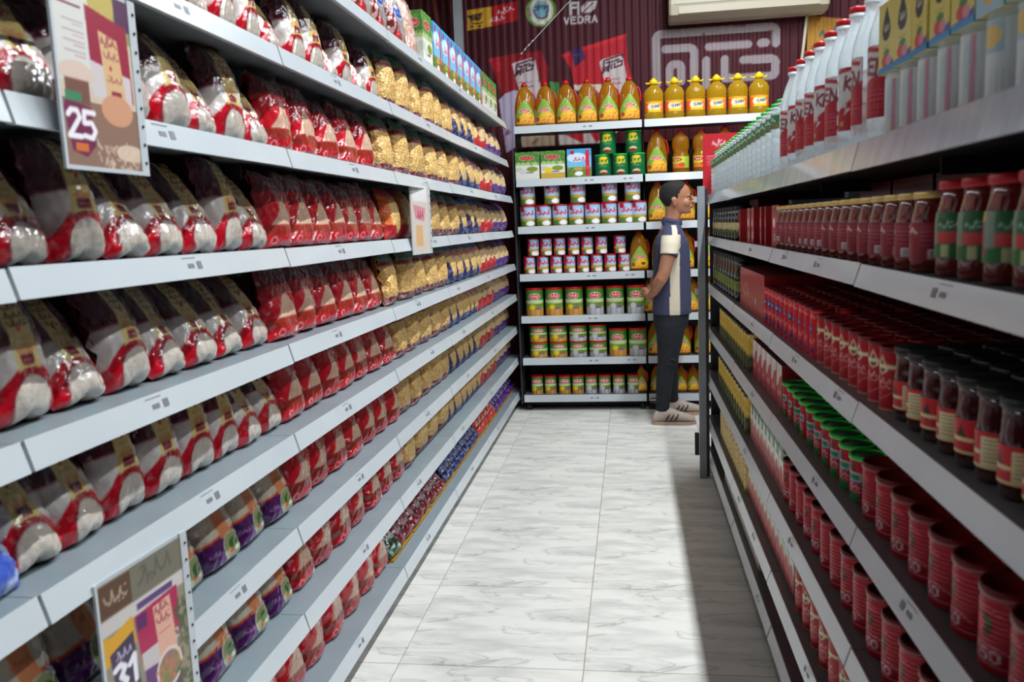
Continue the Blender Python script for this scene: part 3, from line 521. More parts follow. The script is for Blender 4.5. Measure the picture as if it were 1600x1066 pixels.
# floor: grout bed and marble tiles
M_grout = mat('pinkish_grout', (176, 156, 146), rough=0.8, var=0.1, bscale=40)
def marble():
    m = bpy.data.materials.new('grey_veined_marble_tile'); m.use_nodes = True; nt = m.node_tree; N = nt.nodes; L = nt.links; b = N['Principled BSDF']
    tc = N.new('ShaderNodeTexCoord'); mp = N.new('ShaderNodeMapping'); mp.inputs['Scale'].default_value = (1.0, 3.4, 1); mp.inputs['Rotation'].default_value = (0, 0, -0.12)
    L.new(tc.outputs['Object'], mp.inputs['Vector'])
    n1 = N.new('ShaderNodeTexNoise'); n1.inputs['Scale'].default_value = 3.2; n1.inputs['Detail'].default_value = 7; n1.inputs['Roughness'].default_value = .62; n1.inputs['Distortion'].default_value = .5; L.new(mp.outputs[0], n1.inputs['Vector'])
    r1 = N.new('ShaderNodeValToRGB'); e = r1.color_ramp.elements; e[0].position = .36; e[0].color = (*lin((208, 207, 200)), 1); e[1].position = .56; e[1].color = (*lin((236, 233, 226)), 1); L.new(n1.outputs['Fac'], r1.inputs['Fac'])
    n2 = N.new('ShaderNodeTexNoise'); n2.inputs['Scale'].default_value = 1.7; n2.inputs['Detail'].default_value = 6; n2.inputs['Distortion'].default_value = 1.6; L.new(mp.outputs[0], n2.inputs['Vector'])
    r2 = N.new('ShaderNodeValToRGB'); e = r2.color_ramp.elements; e[0].position = .487; e[0].color = (1, 1, 1, 1); e[1].position = .5; e[1].color = (.55, .56, .55, 1); x = e.new(.513); x.color = (1, 1, 1, 1); L.new(n2.outputs['Fac'], r2.inputs['Fac'])
    mx = N.new('ShaderNodeMix'); mx.data_type = 'RGBA'; mx.blend_type = 'MULTIPLY'; mx.inputs['Factor'].default_value = .7; L.new(r1.outputs[0], mx.inputs['A']); L.new(r2.outputs[0], mx.inputs['B']); L.new(mx.outputs['Result'], b.inputs['Base Color'])
    b.inputs['Roughness'].default_value = .34; b.inputs['Specular IOR Level'].default_value = .4
    return m
M_marble = marble()
fl = link('floor', MB().box(XL, YF, -.1, XR, YB, -.004).mesh('floor', M_grout, smooth=False)); fl['kind'] = 'structure'
TX, TY, TS = -.7736, 3.0771, .6
tile_me = []
for k in range(2):
    b = MB(); g = .0016; b.add([(g, g, -.01), (TS-g, g, -.01), (TS-g, TS-g, -.01), (g, TS-g, -.01), (g, g, -.001), (TS-g, g, -.001), (TS-g, TS-g, -.001), (g, TS-g, -.001), (g+.002, g+.002, 0), (TS-g-.002, g+.002, 0), (TS-g-.002, TS-g-.002, 0), (g+.002, TS-g-.002, 0)],
          [(0,1,5,4),(1,2,6,5),(2,3,7,6),(3,0,4,7),(4,5,9,8),(5,6,10,9),(6,7,11,10),(7,4,8,11),(8,9,10,11)]); tile_me.append(b.mesh('floor_tile', M_marble, smooth=False))
for i in range(-2, 8):
    for j in range(-8, 7):
        x, y = TX+i*TS, TY+j*TS
        if y+TS > YB: continue
        link('floor_tile', tile_me[0], fl, (x, y, 0))
# back wall: corrugated cladding with a printed film
def wall_canvas(w, h, nu, nv, x0, z0):
    c = Cv(w, h, nu, nv, (68, 12, 25), S=2); T_ = lambda pts: [(x-x0, z-z0) for x, z in pts]
    P = lambda pts, col, a=1.0: c.poly(T_(pts), col, a); Ln = lambda pts, wd, col: c.line(T_(pts), wd, col)
    c.rect(0, 0, 1.12, h, (64, 12, 20)); 
    for k in range(5): Ln([(-1.86+k*.13, 2.2), (-1.8+k*.13, 2.7), (-1.9+k*.13, 3.2)], .03, (120, 52, 30) if k % 2 else (96, 34, 24))
    P([(-1.237, 3.092), (-1.041, 3.107), (-1.046, 2.956), (-1.242, 2.938)], (214, 160, 40)); P([(-1.041, 3.107), (-.836, 3.133), (-.837, 2.988), (-1.046, 2.956)], (176, 18, 34))
    Ln([(-1.235, 3.05), (-1.21, 3.03), (-1.195, 2.985), (-1.12, 2.99)], .008, (30, 26, 28)); P([(-1.225, 3.05), (-1.115, 3.065), (-1.13, 3.015), (-1.205, 3.01)], (30, 26, 28))
    for k in range(4): Ln([(-1.195+k*.02, 3.02), (-1.195+k*.021, 3.05)], .005, (214, 160, 40))
    for q in (-1.2, -1.14): c.ell(q-x0, 2.965-z0, .01, .01, (30, 26, 28))
    c.script(-.99-x0, 3.04-z0, .13, .04, (240, 226, 226), 3, wd=.007, ang=.2); c.script(-1.06-x0, 2.985-z0, .12, .035, (240, 226, 226), 6, wd=.007, ang=.15)
    c.ell(-.655-x0, 3.045-z0, .118, .118, (110, 150, 60)); c.ell(-.655-x0, 3.045-z0, .098, .098, (206, 206, 196)); c.ell(-.655-x0, 3.055-z0, .066, .066, (150, 160, 160)); c.ell(-.655-x0, 3.06-z0, .05, .05, (110, 170, 190)); Ln([(-.71, 3.05), (-.69, 3.0), (-.65, 2.985), (-.61, 3.0), (-.6, 3.05)], .012, (60, 60, 76)); c.text('SRM', -.705-x0, 3.055-z0, .03, (60, 60, 76), wd=.007, asp=1.0); c.rect(-.69-x0, 2.945-z0, -.62-x0, 2.965-z0, (220, 220, 214))
    wht = (186, 180, 182)
    Ln([(-.425, 3.0), (-.425, 3.085), (-.365, 3.085), (-.365, 3.0)], .022, wht); Ln([(-.42, 3.05), (-.37, 3.05)], .018, wht)
    P([(-.34, 3.005), (-.345, 3.05), (-.3, 3.09), (-.215, 3.09), (-.235, 3.03), (-.28, 3.002)], wht); Ln([(-.34, 3.0), (-.25, 3.075)], .007, (84, 18, 32)); c.text('VEDRA', -.475-x0, 2.932-z0, .05, wht, wd=.0135, asp=.72, gap=1.5)
    P([(-1.085, 2.712), (-.895, 2.738), (-.667, 2.75), (-.604, 2.61), (-.619, 2.513), (-.679, 2.429), (-.961, 2.379), (-1.008, 2.493)], (140, 14, 26))
    P([(-1.085, 2.712), (-1.0, 2.724), (-.98, 2.62), (-1.03, 2.6)], (176, 20, 34)); c.script(-1.03-x0, 2.67-z0, .05, .01, (220, 150, 150), 2)
    P([(-.506, 2.706), (-.437, 2.734), (-.004, 2.83), (.003, 2.625), (.08, 2.318), (-.162, 2.398), (-.412, 2.473), (-.436, 2.599)], (172, 20, 36)); P([(-.506, 2.706), (-.004, 2.83), (-.006, 2.8), (-.49, 2.68)], (196, 30, 44))
    P([(-.437, 2.734), (-.342, 2.755), (-.32, 2.667), (-.402, 2.608)], (54, 24, 74)); c.script(-.42-x0, 2.695-z0, .06, .012, (170, 150, 180), 2)
    P([(-.608, 2.512), (-.529, 2.496), (-.533, 2.365), (-.59, 2.369)], (70, 130, 60)); P([(-.417, 2.473), (-.199, 2.465), (-.201, 2.4), (-.407, 2.429)], (206, 196, 180)); P([(-.408, 2.412), (-.207, 2.4), (-.211, 2.226), (-.413, 2.237)], (30, 80, 60))
    P([(-.959, 2.44), (-.883, 2.462), (-.64, 2.4), (-.64, 2.1), (-.853, 2.04), (-.971, 1.978), (-1.012, 2.394)], (176, 164, 190))
    P([(-.553, 2.096), (-.069, 2.103), (-.215, 2.02), (-.543, 2.02)], (200, 190, 190)); P([(-.5, 2.1), (-.35, 2.1), (-.35, 2.02)], (180, 30, 44)); P([(-.3, 2.1), (-.15, 2.1), (-.25, 2.02)], (180, 30, 44)); P([(-.84, 2.094), (-.576, 2.097), (-.577, 2.02), (-.84, 2.02)], (170, 150, 126))
    for plate, ox, oz, s_ in (([(-.898, 2.661), (-.877, 2.672), (-.737, 2.7), (-.71, 2.671), (-.662, 2.406), (-.839, 2.416)], -.872, 2.565, .8), ([(-.214, 2.633), (-.193, 2.65), (-.051, 2.682), (-.029, 2.653), (.02, 2.376), (-.151, 2.386)], -.187, 2.547, .85)):
        P(plate, (196, 184, 184)); dk = (60, 16, 40)
        q = lambda a, b: (ox+(a*.17+b*.015)*s_, oz+(b*.11+a*.045)*s_)
        for st in ([(0, 0), (0, 1), (1, 1), (1, .75)], [(.12, .75), (.3, .75), (.3, 0)], [(.1, .1), (.1, .4), (.22, .4), (.22, .1)], [(.4, .7), (.8, .7)], [(.45, .5), (.45, .1)], [(.6, .5), (.6, .15), (1, .15), (1, .5), (.75, .5)]): Ln([q(*p) for p in st], .012, dk)
        c.script(ox+.03-x0, oz-.055-z0, .1, .012, (120, 60, 90), 4, wd=.004); c.script(ox+.03-x0, oz-.09-z0, .11, .018, (150, 30, 50), 6, wd=.005)
    def logo(off):
        for st in ([(.224, 2.433), (.224, 2.778), (.236, 2.798), (.262, 2.807), (1.076, 2.807), (1.1, 2.798), (1.112, 2.776), (1.113, 2.685)], [(.294, 2.694), (.472, 2.693), (.497, 2.685), (.509, 2.664), (.506, 2.411)], [(.323, 2.449), (.324, 2.545), (.335, 2.568), (.352, 2.578), (.389, 2.578), (.404, 2.568), (.411, 2.547), (.41, 2.449)], [(.62, 2.690), (.91, 2.690)], [(1.005, 2.692), (1.039, 2.693)], [(.6, 2.59), (.6, 2.405)], [(.738, 2.59), (.738, 2.455)], [(.875, 2.577), (1.076, 2.575), (1.1, 2.567), (1.111, 2.547), (1.11, 2.475), (1.1, 2.457), (1.077, 2.448), (.738, 2.45)]): Ln(st, .062, off)
    logo((150, 140, 144))
    P([(1.34, 2.87), (1.74, 2.80), (1.74, 2.4), (1.34, 2.44)], (176, 126, 44)); c.script(1.43-x0, 2.7-z0, .26, .06, (30, 100, 120), 3, wd=.014); c.script(1.43-x0, 2.6-z0, .26, .06, (30, 100, 120), 5, wd=.014)
    c.speckle(0, 0, w, h, (60, 12, 24), 90, .05, 5, .35)
    return c
M_wall = mat('printed_film_on_corrugated_wall', rough=0.55, coat=0.0, spec=.3, vc=True, var=0.1, bscale=3)
wx0, wx1, wz0, wz1 = XL, 2.25, 1.85, 3.4; nu, nv = 580, 180
wc = wall_canvas(wx1-wx0, wz1-wz0, nu, nv, wx0, wz0); C = wc.out()
xs = np.linspace(wx0, wx1, nu+1); zs = np.linspace(wz0, wz1, nv+1); X, Z = np.meshgrid(xs, zs)
rib = lambda x: -.005*np.clip(np.abs(((x/.06) % 1)-.5)*6-1, 0, 1)
b = MB(); b.grid(np.stack([X, YB+rib(X), Z], -1), C)
X2, Z2 = np.meshgrid(xs, np.array([0, wz0])); b.grid(np.stack([X2, YB+rib(X2), Z2], -1), np.repeat([lin((68, 12, 25))], X2.size, 0))
X2, Z2 = np.meshgrid(xs, np.array([wz1, ZC])); b.grid(np.stack([X2, YB+rib(X2), Z2], -1), np.repeat([lin((68, 12, 25))], X2.size, 0))
xs3 = np.arange(wx1, XR+.012, .0125); X3, Z3 = np.meshgrid(xs3, np.array([0, ZC])); b.grid(np.stack([X3, YB+rib(X3), Z3], -1), np.repeat([lin((68, 12, 25))], X3.size, 0))
b.box(XL, YB+.02, 0, XR, YB+.08, ZC, lin((60, 14, 24)))
wb = link('wall_back', b.mesh('wall_back', M_wall, color=True, smooth=False)); wb['kind'] = 'structure'
M_sidew = mat('maroon_wall_cladding', (74, 18, 28), rough=0.5, var=0.2, bscale=3)
def ribbed(name, x, y0, y1, s):
    ys = np.arange(y0, y1, .0125); Y, Zz = np.meshgrid(ys, np.array([0, ZC])); b = MB(); b.grid(np.stack([x+s*rib(Y), Y, Zz], -1), flip=(s < 0)); b.box(min(x, x-s*.05)-0.0, y0, 0, max(x, x-s*.05), y1, ZC)
    o = link(name, b.mesh(name, M_sidew, smooth=False)); o['kind'] = 'structure'
ribbed('wall_left', XL, YF, YB+.08, -1); ribbed('wall_right', XR, YF, YB+.08, 1)
o = link('wall_front', boxm('wall_front', M_sidew, (XL, YF-.08, 0, XR, YF, ZC))); o['kind'] = 'structure'
M_ceil = mat('grey_ceiling_paint', (120, 116, 112), rough=0.8, var=0.1, bscale=4)
o = link('ceiling', boxm('ceiling', M_ceil, (XL-.05, YF-.08, ZC, XR+.05, YB+.08, ZC+.08))); o['kind'] = 'structure'
# ceiling tube fixtures (above the frame)
fx = boxm('housing', M_white, (-.05, -.62, .0, .05, .62, .05))
tb = MB().tube([(0, -.6, -.018), (0, .6, -.018)], .014, 12).mesh('tube', mat('lit_fluorescent_tube', (235, 244, 255), emit=2.0))
for i, (x, y, z) in enumerate(TUBES):
    r = link('tube_light_fitting', None, None, (x, y, z)); tag(r, 'white fluorescent fitting over right shelving, '+ordn(i)+' from the camera', 'light', 'tube lights over the right shelving'); link('housing', fx, r); link('tube', tb, r)
    link('hanger', boxm('hanger', M_white, (-.006, -.4, .05, .006, -.39, ZC-z), (-.006, .39, .05, .006, .4, ZC-z)), r)
# grey pole and loose pipe, air conditioner
tag(link('steel_pole', boxm('steel_pole', M_post, (-.032, -.03, 0, .032, .03, ZC)), None, (-1.28, 6.62, 0)), 'grey square steel pole standing before the maroon wall, left corner', 'pole')
r = link('air_conditioner', None, None, (.885, 6.56, 2.86)); tag(r, 'cream split air conditioner high on the maroon corrugated wall', 'air conditioner')
M_ac = mat('cream_ac_plastic', (188, 178, 156), rough=0.4, var=0.05, bscale=5)
def ac_body():
    prof = [(0, 0), (-.12, .0), (-.2, .03), (-.215, .1), (-.215, .27), (-.17, .3), (0, .3)]; b = MB(); n = len(prof)
    xs_ = [-.57, -.555, .555, .57]; P = np.zeros((4, n, 3))
    for i, x in enumerate(xs_):
        k = .94 if i in (0, 3) else 1
        for j, (y, z) in enumerate(prof): P[i, j] = (x, y*k+.2, .15+(z-.15)*k)
    b.grid(P, flip=False, wrap=True); b.f.append(tuple(range(n))); b.f.append(tuple(range(4*n-1, 3*n-1, -1)))
    return b.mesh('ac_body', M_ac, smooth=False)
link('ac_body', ac_body(), r); link('louvre', boxm('louvre', M_ac, (-.5, -.012, .035, .5, -.002, .09)), r); link('seam_line', boxm('seam_line', M_tag, (-.54, -.0165, .1, .54, -.015, .104)), r); link('badge', boxm('badge', M_tag, (-.52, -.017, .2, -.46, -.0155, .21)), r)
tag(link('drain_pipe', MB().tube([(1.33, 6.73, 2.88), (1.3, 6.73, 2.6), (1.24, 6.73, 2.2), (1.22, 6.73, 1.2)], .012, 8).mesh('drain_pipe', M_ac)), 'thin cream drain pipe running down the wall below the air conditioner', 'pipe')
bm_ = MB(); pts = [(-.815, 2.727), (-.774, 2.773), (-.721, 2.818), (-.467, 3.057), (-.3, 3.2)]; bm_.tube([(x, 6.745, z) for x, z in pts], .003, 6)
for k in range(4): bm_.lathe([(.002, -.008), (.009, 0), (.002, .008)], 8, cx=-.815+k*.03, cy=6.742)
V = bm_.v
for k in range(4): V[1+k][:, 2] += 2.727+k*.03
tag(link('hanging_cord', bm_.mesh('hanging_cord', M_white)), 'thin pale cord with small beads strung diagonally across the maroon wall', 'cord')
# ---------------------------------------------------------------- shelving
LEFT_Z = [2.089, 1.841, 1.600, 1.360, 1.116, .886, .637, .400, .129]
LEFT_A = [.830, .835, .831, .855, .864, .867, .877, .876, .877]
LEFT_END = [5.72, 5.82, 5.92, 6.08, 6.2, 6.28, 6.36, 6.44, 6.5]
RIGHT_Z = [1.515, 1.297, 1.042, .799, .554, .302, .119]
RIGHT_B = [.4126, .4194, .4196, .42, .413, .4156, .4166]
def shelf_parts(root, y0, y1, z, a, depth, sgn, ms, mst, hh=.042, tilt=.013, tags=(), thick=.028, base=False, jit=0):
    """one shelf board with its price strip; sgn=+1: the strip faces +x"""
    sh = link('shelf', boxm('shelf', ms, (min(-sgn*a, -sgn*(a+depth)), y0+.001, z-thick, max(-sgn*a, -sgn*(a+depth)), y1-.001, z)), root)
    x0 = -sgn*(a-.002); x1 = x0+sgn*tilt; t = .003*sgn; ya, yb = y0+.004, y1-.004; d = jit
    V = [(x0, ya, z+.003+d), (x0+t, ya, z+.004+d), (x1+t, ya, z-hh+d), (x1, ya, z-hh-.001+d), (x1-sgn*.012, ya, z-hh+.001+d), (x1-sgn*.012, ya, z-hh+.003+d)]
    V2 = [(p[0], yb, p[2]-d*1.2) for p in V]; n = 6
    F = [(i, (i+1) % n, (i+1) % n+n, i+n) if sgn > 0 else (i+n, (i+1) % n+n, (i+1) % n, i) for i in range(n)]+[tuple(range(n))[::sgn], tuple(range(2*n-1, n-1, -1))[::sgn]]
    st = link('price_strip', MB().add(V+V2, F).mesh('price_strip', mst, smooth=False), sh)
    for ty in tags:
        if not (y0+.05 < ty < y1-.1): continue
        q = lambda k, h_: (x0+t+(x1-x0)*k+sgn*.0008, h_, z+.004-(hh+.004)*k+d*.3)
        b = MB(); b.add([q(.3, ty), q(.3, ty+.018), q(.62, ty+.018), q(.62, ty)], [(0, 1, 2, 3)[::sgn]]); b.add([q(.38, ty-.035), q(.38, ty-.012), q(.56, ty-.012), q(.56, ty-.035)], [(0, 1, 2, 3)[::sgn]]); b.add([q(.12, ty-.05), q(.12, ty+.0), q(.15, ty+.0), q(.15, ty-.05)], [(0, 1, 2, 3)[::sgn]])
        link('price_tag', b.mesh('price_tag', M_tag, smooth=False), sh)
    return sh
JL = [1.9914+k*.9435 for k in range(-2, 5)]
JL = [.1]+JL+[6.5]
TAGSL = {0: [3.4, 4.2], 1: [1.55, 2.4, 3.5, 4.6], 2: [1.45, 2.5, 3.4, 4.4, 5.2], 3: [1.55, 2.4, 3.6, 4.4], 4: [1.4, 2.35, 3.3, 4.1, 5.0], 5: [1.56, 2.4, 3.5, 4.2, 5.1], 6: [1.66, 2.5, 3.4, 4.3, 5.2], 7: [2.5, 3.2, 4.1, 5.0], 8: [2.4, 3.3, 4.3, 5.2]}
for i in range(len(JL)-1):
    y0, y1 = JL[i], JL[i+1]
    r = link('left_shelving_bay', None, None, (0, 0, 0)); r.name = 'shelving_bay'
    tag(r, 'pale grey shelving bay of nine shelves on the left, '+ordn(i)+' bay from the camera', 'shelving', 'shelving bays along the left side')
    last = i == len(JL)-2
    for k, (z, a, e) in enumerate(zip(LEFT_Z, LEFT_A, LEFT_END)):
        yy = e if last else y1
        if yy-y0 < .05: continue
        shelf_parts(r, y0, yy, z, a, .40 if k < 8 else .42, 1, M_shelfL, M_strip, tags=TAGSL[k], thick=.02, jit=((i*5+k*3) % 4-1.5)*.0012)
    link('back_panel', boxm('back_panel', M_back, (-1.315, y0, .04, -1.295, min(y1, 6.1), 2.3 if i < 6 else 2.1)), r)
    link('upright', boxm('upright', M_back, (-1.335, y0, 0, -1.318, y0+.03, 2.35)), r)
    link('kick_plate', boxm('kick_plate', M_black, (-1.25, y0, 0, -.925, y1, .1)), r)
    for k in range(8):
        z, a = LEFT_Z[k], LEFT_A[k]
        if k % 1 == 0: link('bracket', boxm('bracket', M_back, (-1.29, y0+.008, z-.065, -a-.12, y0+.012, z-.027)), r)
JR = [-.3, .646, 1.604, 2.561, 3.519, 4.72]
TAGSR = {0: [], 1: [1.2, 1.95, 2.35, 3.0], 2: [1.75, 2.2, 2.95], 3: [1.3, 1.95, 2.95], 4: [1.32, 2.2, 3.1], 5: [2.0, 2.9, 3.3], 6: [2.1, 2.8]}
for i in range(len(JR)-1):
    y0, y1 = JR[i], JR[i+1]
    r = link('shelving_bay', None, None, (0, 0, 0)); tag(r, 'grey shelving bay of seven shelves on the right, '+ordn(i)+' bay from the camera', 'shelving', 'shelving bays along the right side')
    for k, (z, bb) in enumerate(zip(RIGHT_Z, RIGHT_B)):
        shelf_parts(r, y0, y1, z, bb, .43, -1, M_shelfR, M_stripR if k == 0 else M_strip2, hh=.036 if k else .046, tilt=.013, tags=TAGSR[k], jit=((i*3+k*5) % 4-1.5)*.0015)
    link('back_panel', boxm('back_panel', M_back, (.86, y0, .04, .88, y1, 1.6)), r); link('upright', boxm('upright', M_back, (.882, y0, 0, .9, y0+.03, 1.62)), r); link('kick_plate', boxm('kick_plate', M_black, (.47, y0, 0, .84, y1, .08)), r)
    for k in range(6): link('bracket', boxm('bracket', M_back, (.55, y0+.008, RIGHT_Z[k]-.06, .86, y0+.012, RIGHT_Z[k]-.027)), r)
    if i == len(JR)-2:
        link('end_panel', boxm('end_panel', M_back, (.43, y1+.001, .03, .88, y1+.02, 1.56)), r)
r = link('end_post', None, None, (.366, 4.49, 0)); tag(r, 'tall grey steel post at the far end of the right shelving', 'post')
link('post_shaft', boxm('post_shaft', M_post, (-.018, 0, 0, .018, .035, 1.562)), r); link('post_face', boxm('post_face', M_back, (.018, .003, .01, .034, .032, 1.55)), r)
for z in (1.5, 1.27, 1.02): link('hook', boxm('hook', M_strip, (-.034, .01, z-.02, -.018, .02, z+.01)), r)
link('foot_bracket', boxm('foot_bracket', M_back, (-.04, .04, .12, -.018, .07, .24)), r)
# back shelving, facing the camera
BZ = [2.058+.05, 1.677+.05, 1.335+.05, .985+.05, .671+.05, .354+.05, .07+.05]
BD = [.33]*6+[.36]
for i, (x0, x1) in enumerate([(-.822, .098), (.112, 1.03)]):
    r = link('shelving_bay', None, None, (0, 0, 0)); tag(r, ['dark grey shelving bay with seven white edged shelves across the aisle end', 'dark grey shelving bay with oil bottles behind the standing man'][i], 'shelving')
    for k, z in enumerate(BZ):
        sh = link('shelf', boxm('shelf', M_shelfR, (x0+.002, 6.19, z-.03, x1-.002, 6.58, z)), r)
        b = MB(); b.add([(x0+.002, 6.186, z+.003), (x1-.002, 6.186, z+.003), (x1-.002, 6.178, z-.05), (x0+.002, 6.178, z-.05), (x0+.002, 6.19, z+.003), (x1-.002, 6.19, z+.003), (x1-.002, 6.186, z-.05), (x0+.002, 6.186, z-.05)], [(0, 3, 2, 1), (4, 5, 6, 7), (0, 1, 5, 4), (3, 7, 6, 2), (1, 2, 6, 5), (0, 4, 7, 3)])
        link('price_strip', b.mesh('price_strip', M_strip, smooth=False), sh)
        for tx in ([-.28, .0][:1+k % 2] if i == 0 else []):
            b = MB(); zz = z-.022
            for a_, w_ in ((0, .025), (-.04, .02)): b.add([(tx+a_, 6.1795, zz-.004), (tx+a_+w_, 6.1795, zz-.004), (tx+a_+w_, 6.1815, zz+.004), (tx+a_, 6.1815, zz+.004)], [(0, 1, 2, 3)])
            link('price_tag', b.mesh('price_tag', M_tag, smooth=False), sh)
    link('back_panel', boxm('back_panel', M_back, (x0, 6.585, .03, x1, 6.6, 1.99)), r)
    link('upright', boxm('upright', M_black, (x0-.010, 6.3, 0, x0-.004, 6.62, 2.1)), r)
    if i == 0: link('side_panel', boxm('side_panel', M_back, (x0-.022, 6.2, .05, x0-.012, 6.66, 1.95)), r)
    link('kick_plate', boxm('kick_plate', M_black, (x0, 6.3, .02, x1, 6.5, .07)), r)
    for fx_ in (x0+.03, x1-.03): link('caster', MB().lathe([(.001, 0), (.02, .002), (.024, .01), (.024, .04), (.012, .05), (.012, .07)], 12, cx=fx_, cy=6.24).mesh('caster', M_black), r)
# ---------------------------------------------------------------- placing goods
REG = []      # (object, look, side, row, sortkey, group, extra)
def put_mesh(name, me, loc, rot, look, cat, row, key, tilt=0.0, extra=''):
    o = link(name, me, None, loc, rot); o['category'] = cat; REG.append((o, look, row, key, extra)); return o
def put_tree(t, loc, rot, row, key, look=None, cat=None, extra='', scale=None):
    r = link(t[0], None, None, loc, rot); r['category'] = cat or t[2]
    def rec(parts, par):
        for p in parts:
            c = link(p[0], p[1], par)
            rec(p[2], c)
    rec(t[1], r)
    if scale: r.scale = scale
    REG.append((r, look or t[3], row, key, extra)); return r
LOOK = {'rice': ('rice_packet', 'maroon and white rice packet with yellow strip'), 'red': ('red_packet', 'red packet with pale grain window'), 'purple_rice': ('purple_rice_packet', 'orange and purple rice packet with food picture'),
 'pasta': ('pasta_packet', 'clear pasta packet with green top and maroon band'), 'orange_pasta': ('pasta_packet', 'orange edged macaroni packet'), 'blue_pasta': ('pasta_packet', 'navy based pasta packet with pink logo'),
 'red_pasta': ('pasta_packet', 'red based pasta packet'), 'purple_pasta': ('pasta_packet', 'purple ended pasta packet'), 'noodle': ('snack_packet', 'brown red packet with blue oval logo'), 'pink_snack': ('snack_packet', 'pinkish speckled snack packet'),
 'blue_bag': ('blue_packet', 'small blue and white packet'), 'small_maroon': ('small_packet', 'small maroon packet in yellow tray'), 'small_green': ('small_packet', 'small dark green packet in yellow tray'), 'small_blue': ('small_packet', 'small navy packet in yellow tray'), 'small_red': ('small_packet', 'small red packet in yellow tray'), 'small_purple': ('small_packet', 'small purple packet lying in tray')}
def left_item(kind, row, y, dx=0.0, look=None, inset=.03):
    if 'pasta' in kind and row < 5: inset = .016
    a, z = LEFT_A[row], LEFT_Z[row]; x = -a-inset-dx; P = (x-.03, y, z+.08)
    if not vis(P, 45): return
    nm, lk = LOOK[kind]; vs = PK[kind]; k = rnd.randrange(len(vs))
    small = kind.startswith('small')
    o = put_mesh(nm, vs[k], (x-(.008*rnd.random()), y+rnd.uniform(-.006, .006), z+.0006), (0, 0, pi/2+rnd.uniform(-.09, .09)*(1.6 if small else 1)), look or lk, 'packet', ('left', row), y); o.scale = (rnd.uniform(.92, 1.0), rnd.uniform(.92, 1.08), rnd.uniform(.93, 1.0))
def run(kind, row, y0, y1, step, **k):
    n = max(1, int(round((y1-y0)/step))+1)
    for i in range(n): left_item(kind, row, y0+(y1-y0)*i/max(1, n-1) if n > 1 else y0, **k)
run('noodle', 0, 2.42, 3.3, .2); left_item('pink_snack', 0, 3.5)
run('rice', 1, 1.30, 2.92, .138); run('pasta', 1, 3.1, 4.12, .225); run('blue_pasta', 1, 4.34, 4.74, .2); run('red_pasta', 1, 4.92, 5.12, .2); run('purple_pasta', 1, 5.3, 5.72, .2)
run('rice', 2, .92, 1.96, .13); run('red', 2, 2.1, 2.8, .172); run('pasta', 2, 3.0, 4.2, .225); run('blue_pasta', 2, 4.4, 4.84, .2); run('red_pasta', 2, 5.02, 5.24, .2); run('purple_pasta', 2, 5.44, 5.84, .2)
run('rice', 3, .9, 1.96, .128); run('red', 3, 2.12, 2.96, .15); run('orange_pasta', 3, 3.13, 3.33, .2); run('pasta', 3, 3.56, 4.3, .23); run('blue_pasta', 3, 4.5, 4.95, .19); run('red_pasta', 3, 5.12, 5.35, .2); run('purple_pasta', 3, 5.55, 6.0, .2)
run('rice', 4, .9, 1.98, .128, inset=.05); run('red', 4, 2.14, 2.93, .155, inset=.04); run('pasta', 4, 3.1, 4.0, .22); run('blue_pasta', 4, 4.2, 4.95, .19); run('red_pasta', 4, 5.15, 5.5, .2); run('purple_pasta', 4, 5.68, 6.12, .2)
left_item('blue_bag', 5, 1.03); run('rice', 5, 1.146, 2.04, .125, inset=.05); run('red', 5, 2.18, 3.1, .165, inset=.05); run('pasta', 5, 3.27, 4.1, .22, inset=.04); run('blue_pasta', 5, 4.28, 4.95, .19, inset=.04); run('red_pasta', 5, 5.12, 5.5, .2, inset=.04); run('purple_pasta', 5, 5.68, 6.2, .2, inset=.04)
run('purple_rice', 6, .95, 2.06, .16, inset=.05); run('red', 6, 2.22, 3.18, .16, inset=.05); run('pasta', 6, 3.34, 4.15, .21, inset=.05); run('blue_pasta', 6, 4.32, 5.0, .18, inset=.05); run('red_pasta', 6, 5.15, 5.5, .18, inset=.05); run('purple_pasta', 6, 5.68, 6.3, .2, inset=.05)
run('purple_rice', 7, 1.2, 2.02, .16, inset=.05); run('red', 7, 2.18, 3.2, .165, inset=.05); run('pasta', 7, 3.36, 4.05, .2, inset=.05); run('blue_pasta', 7, 4.22, 5.0, .16, inset=.05); run('red_pasta', 7, 5.12, 5.6, .18, inset=.05); run('purple_pasta', 7, 5.75, 6.36, .2, inset=.05)
run('red', 8, 1.6, 2.9, .165, inset=.05)
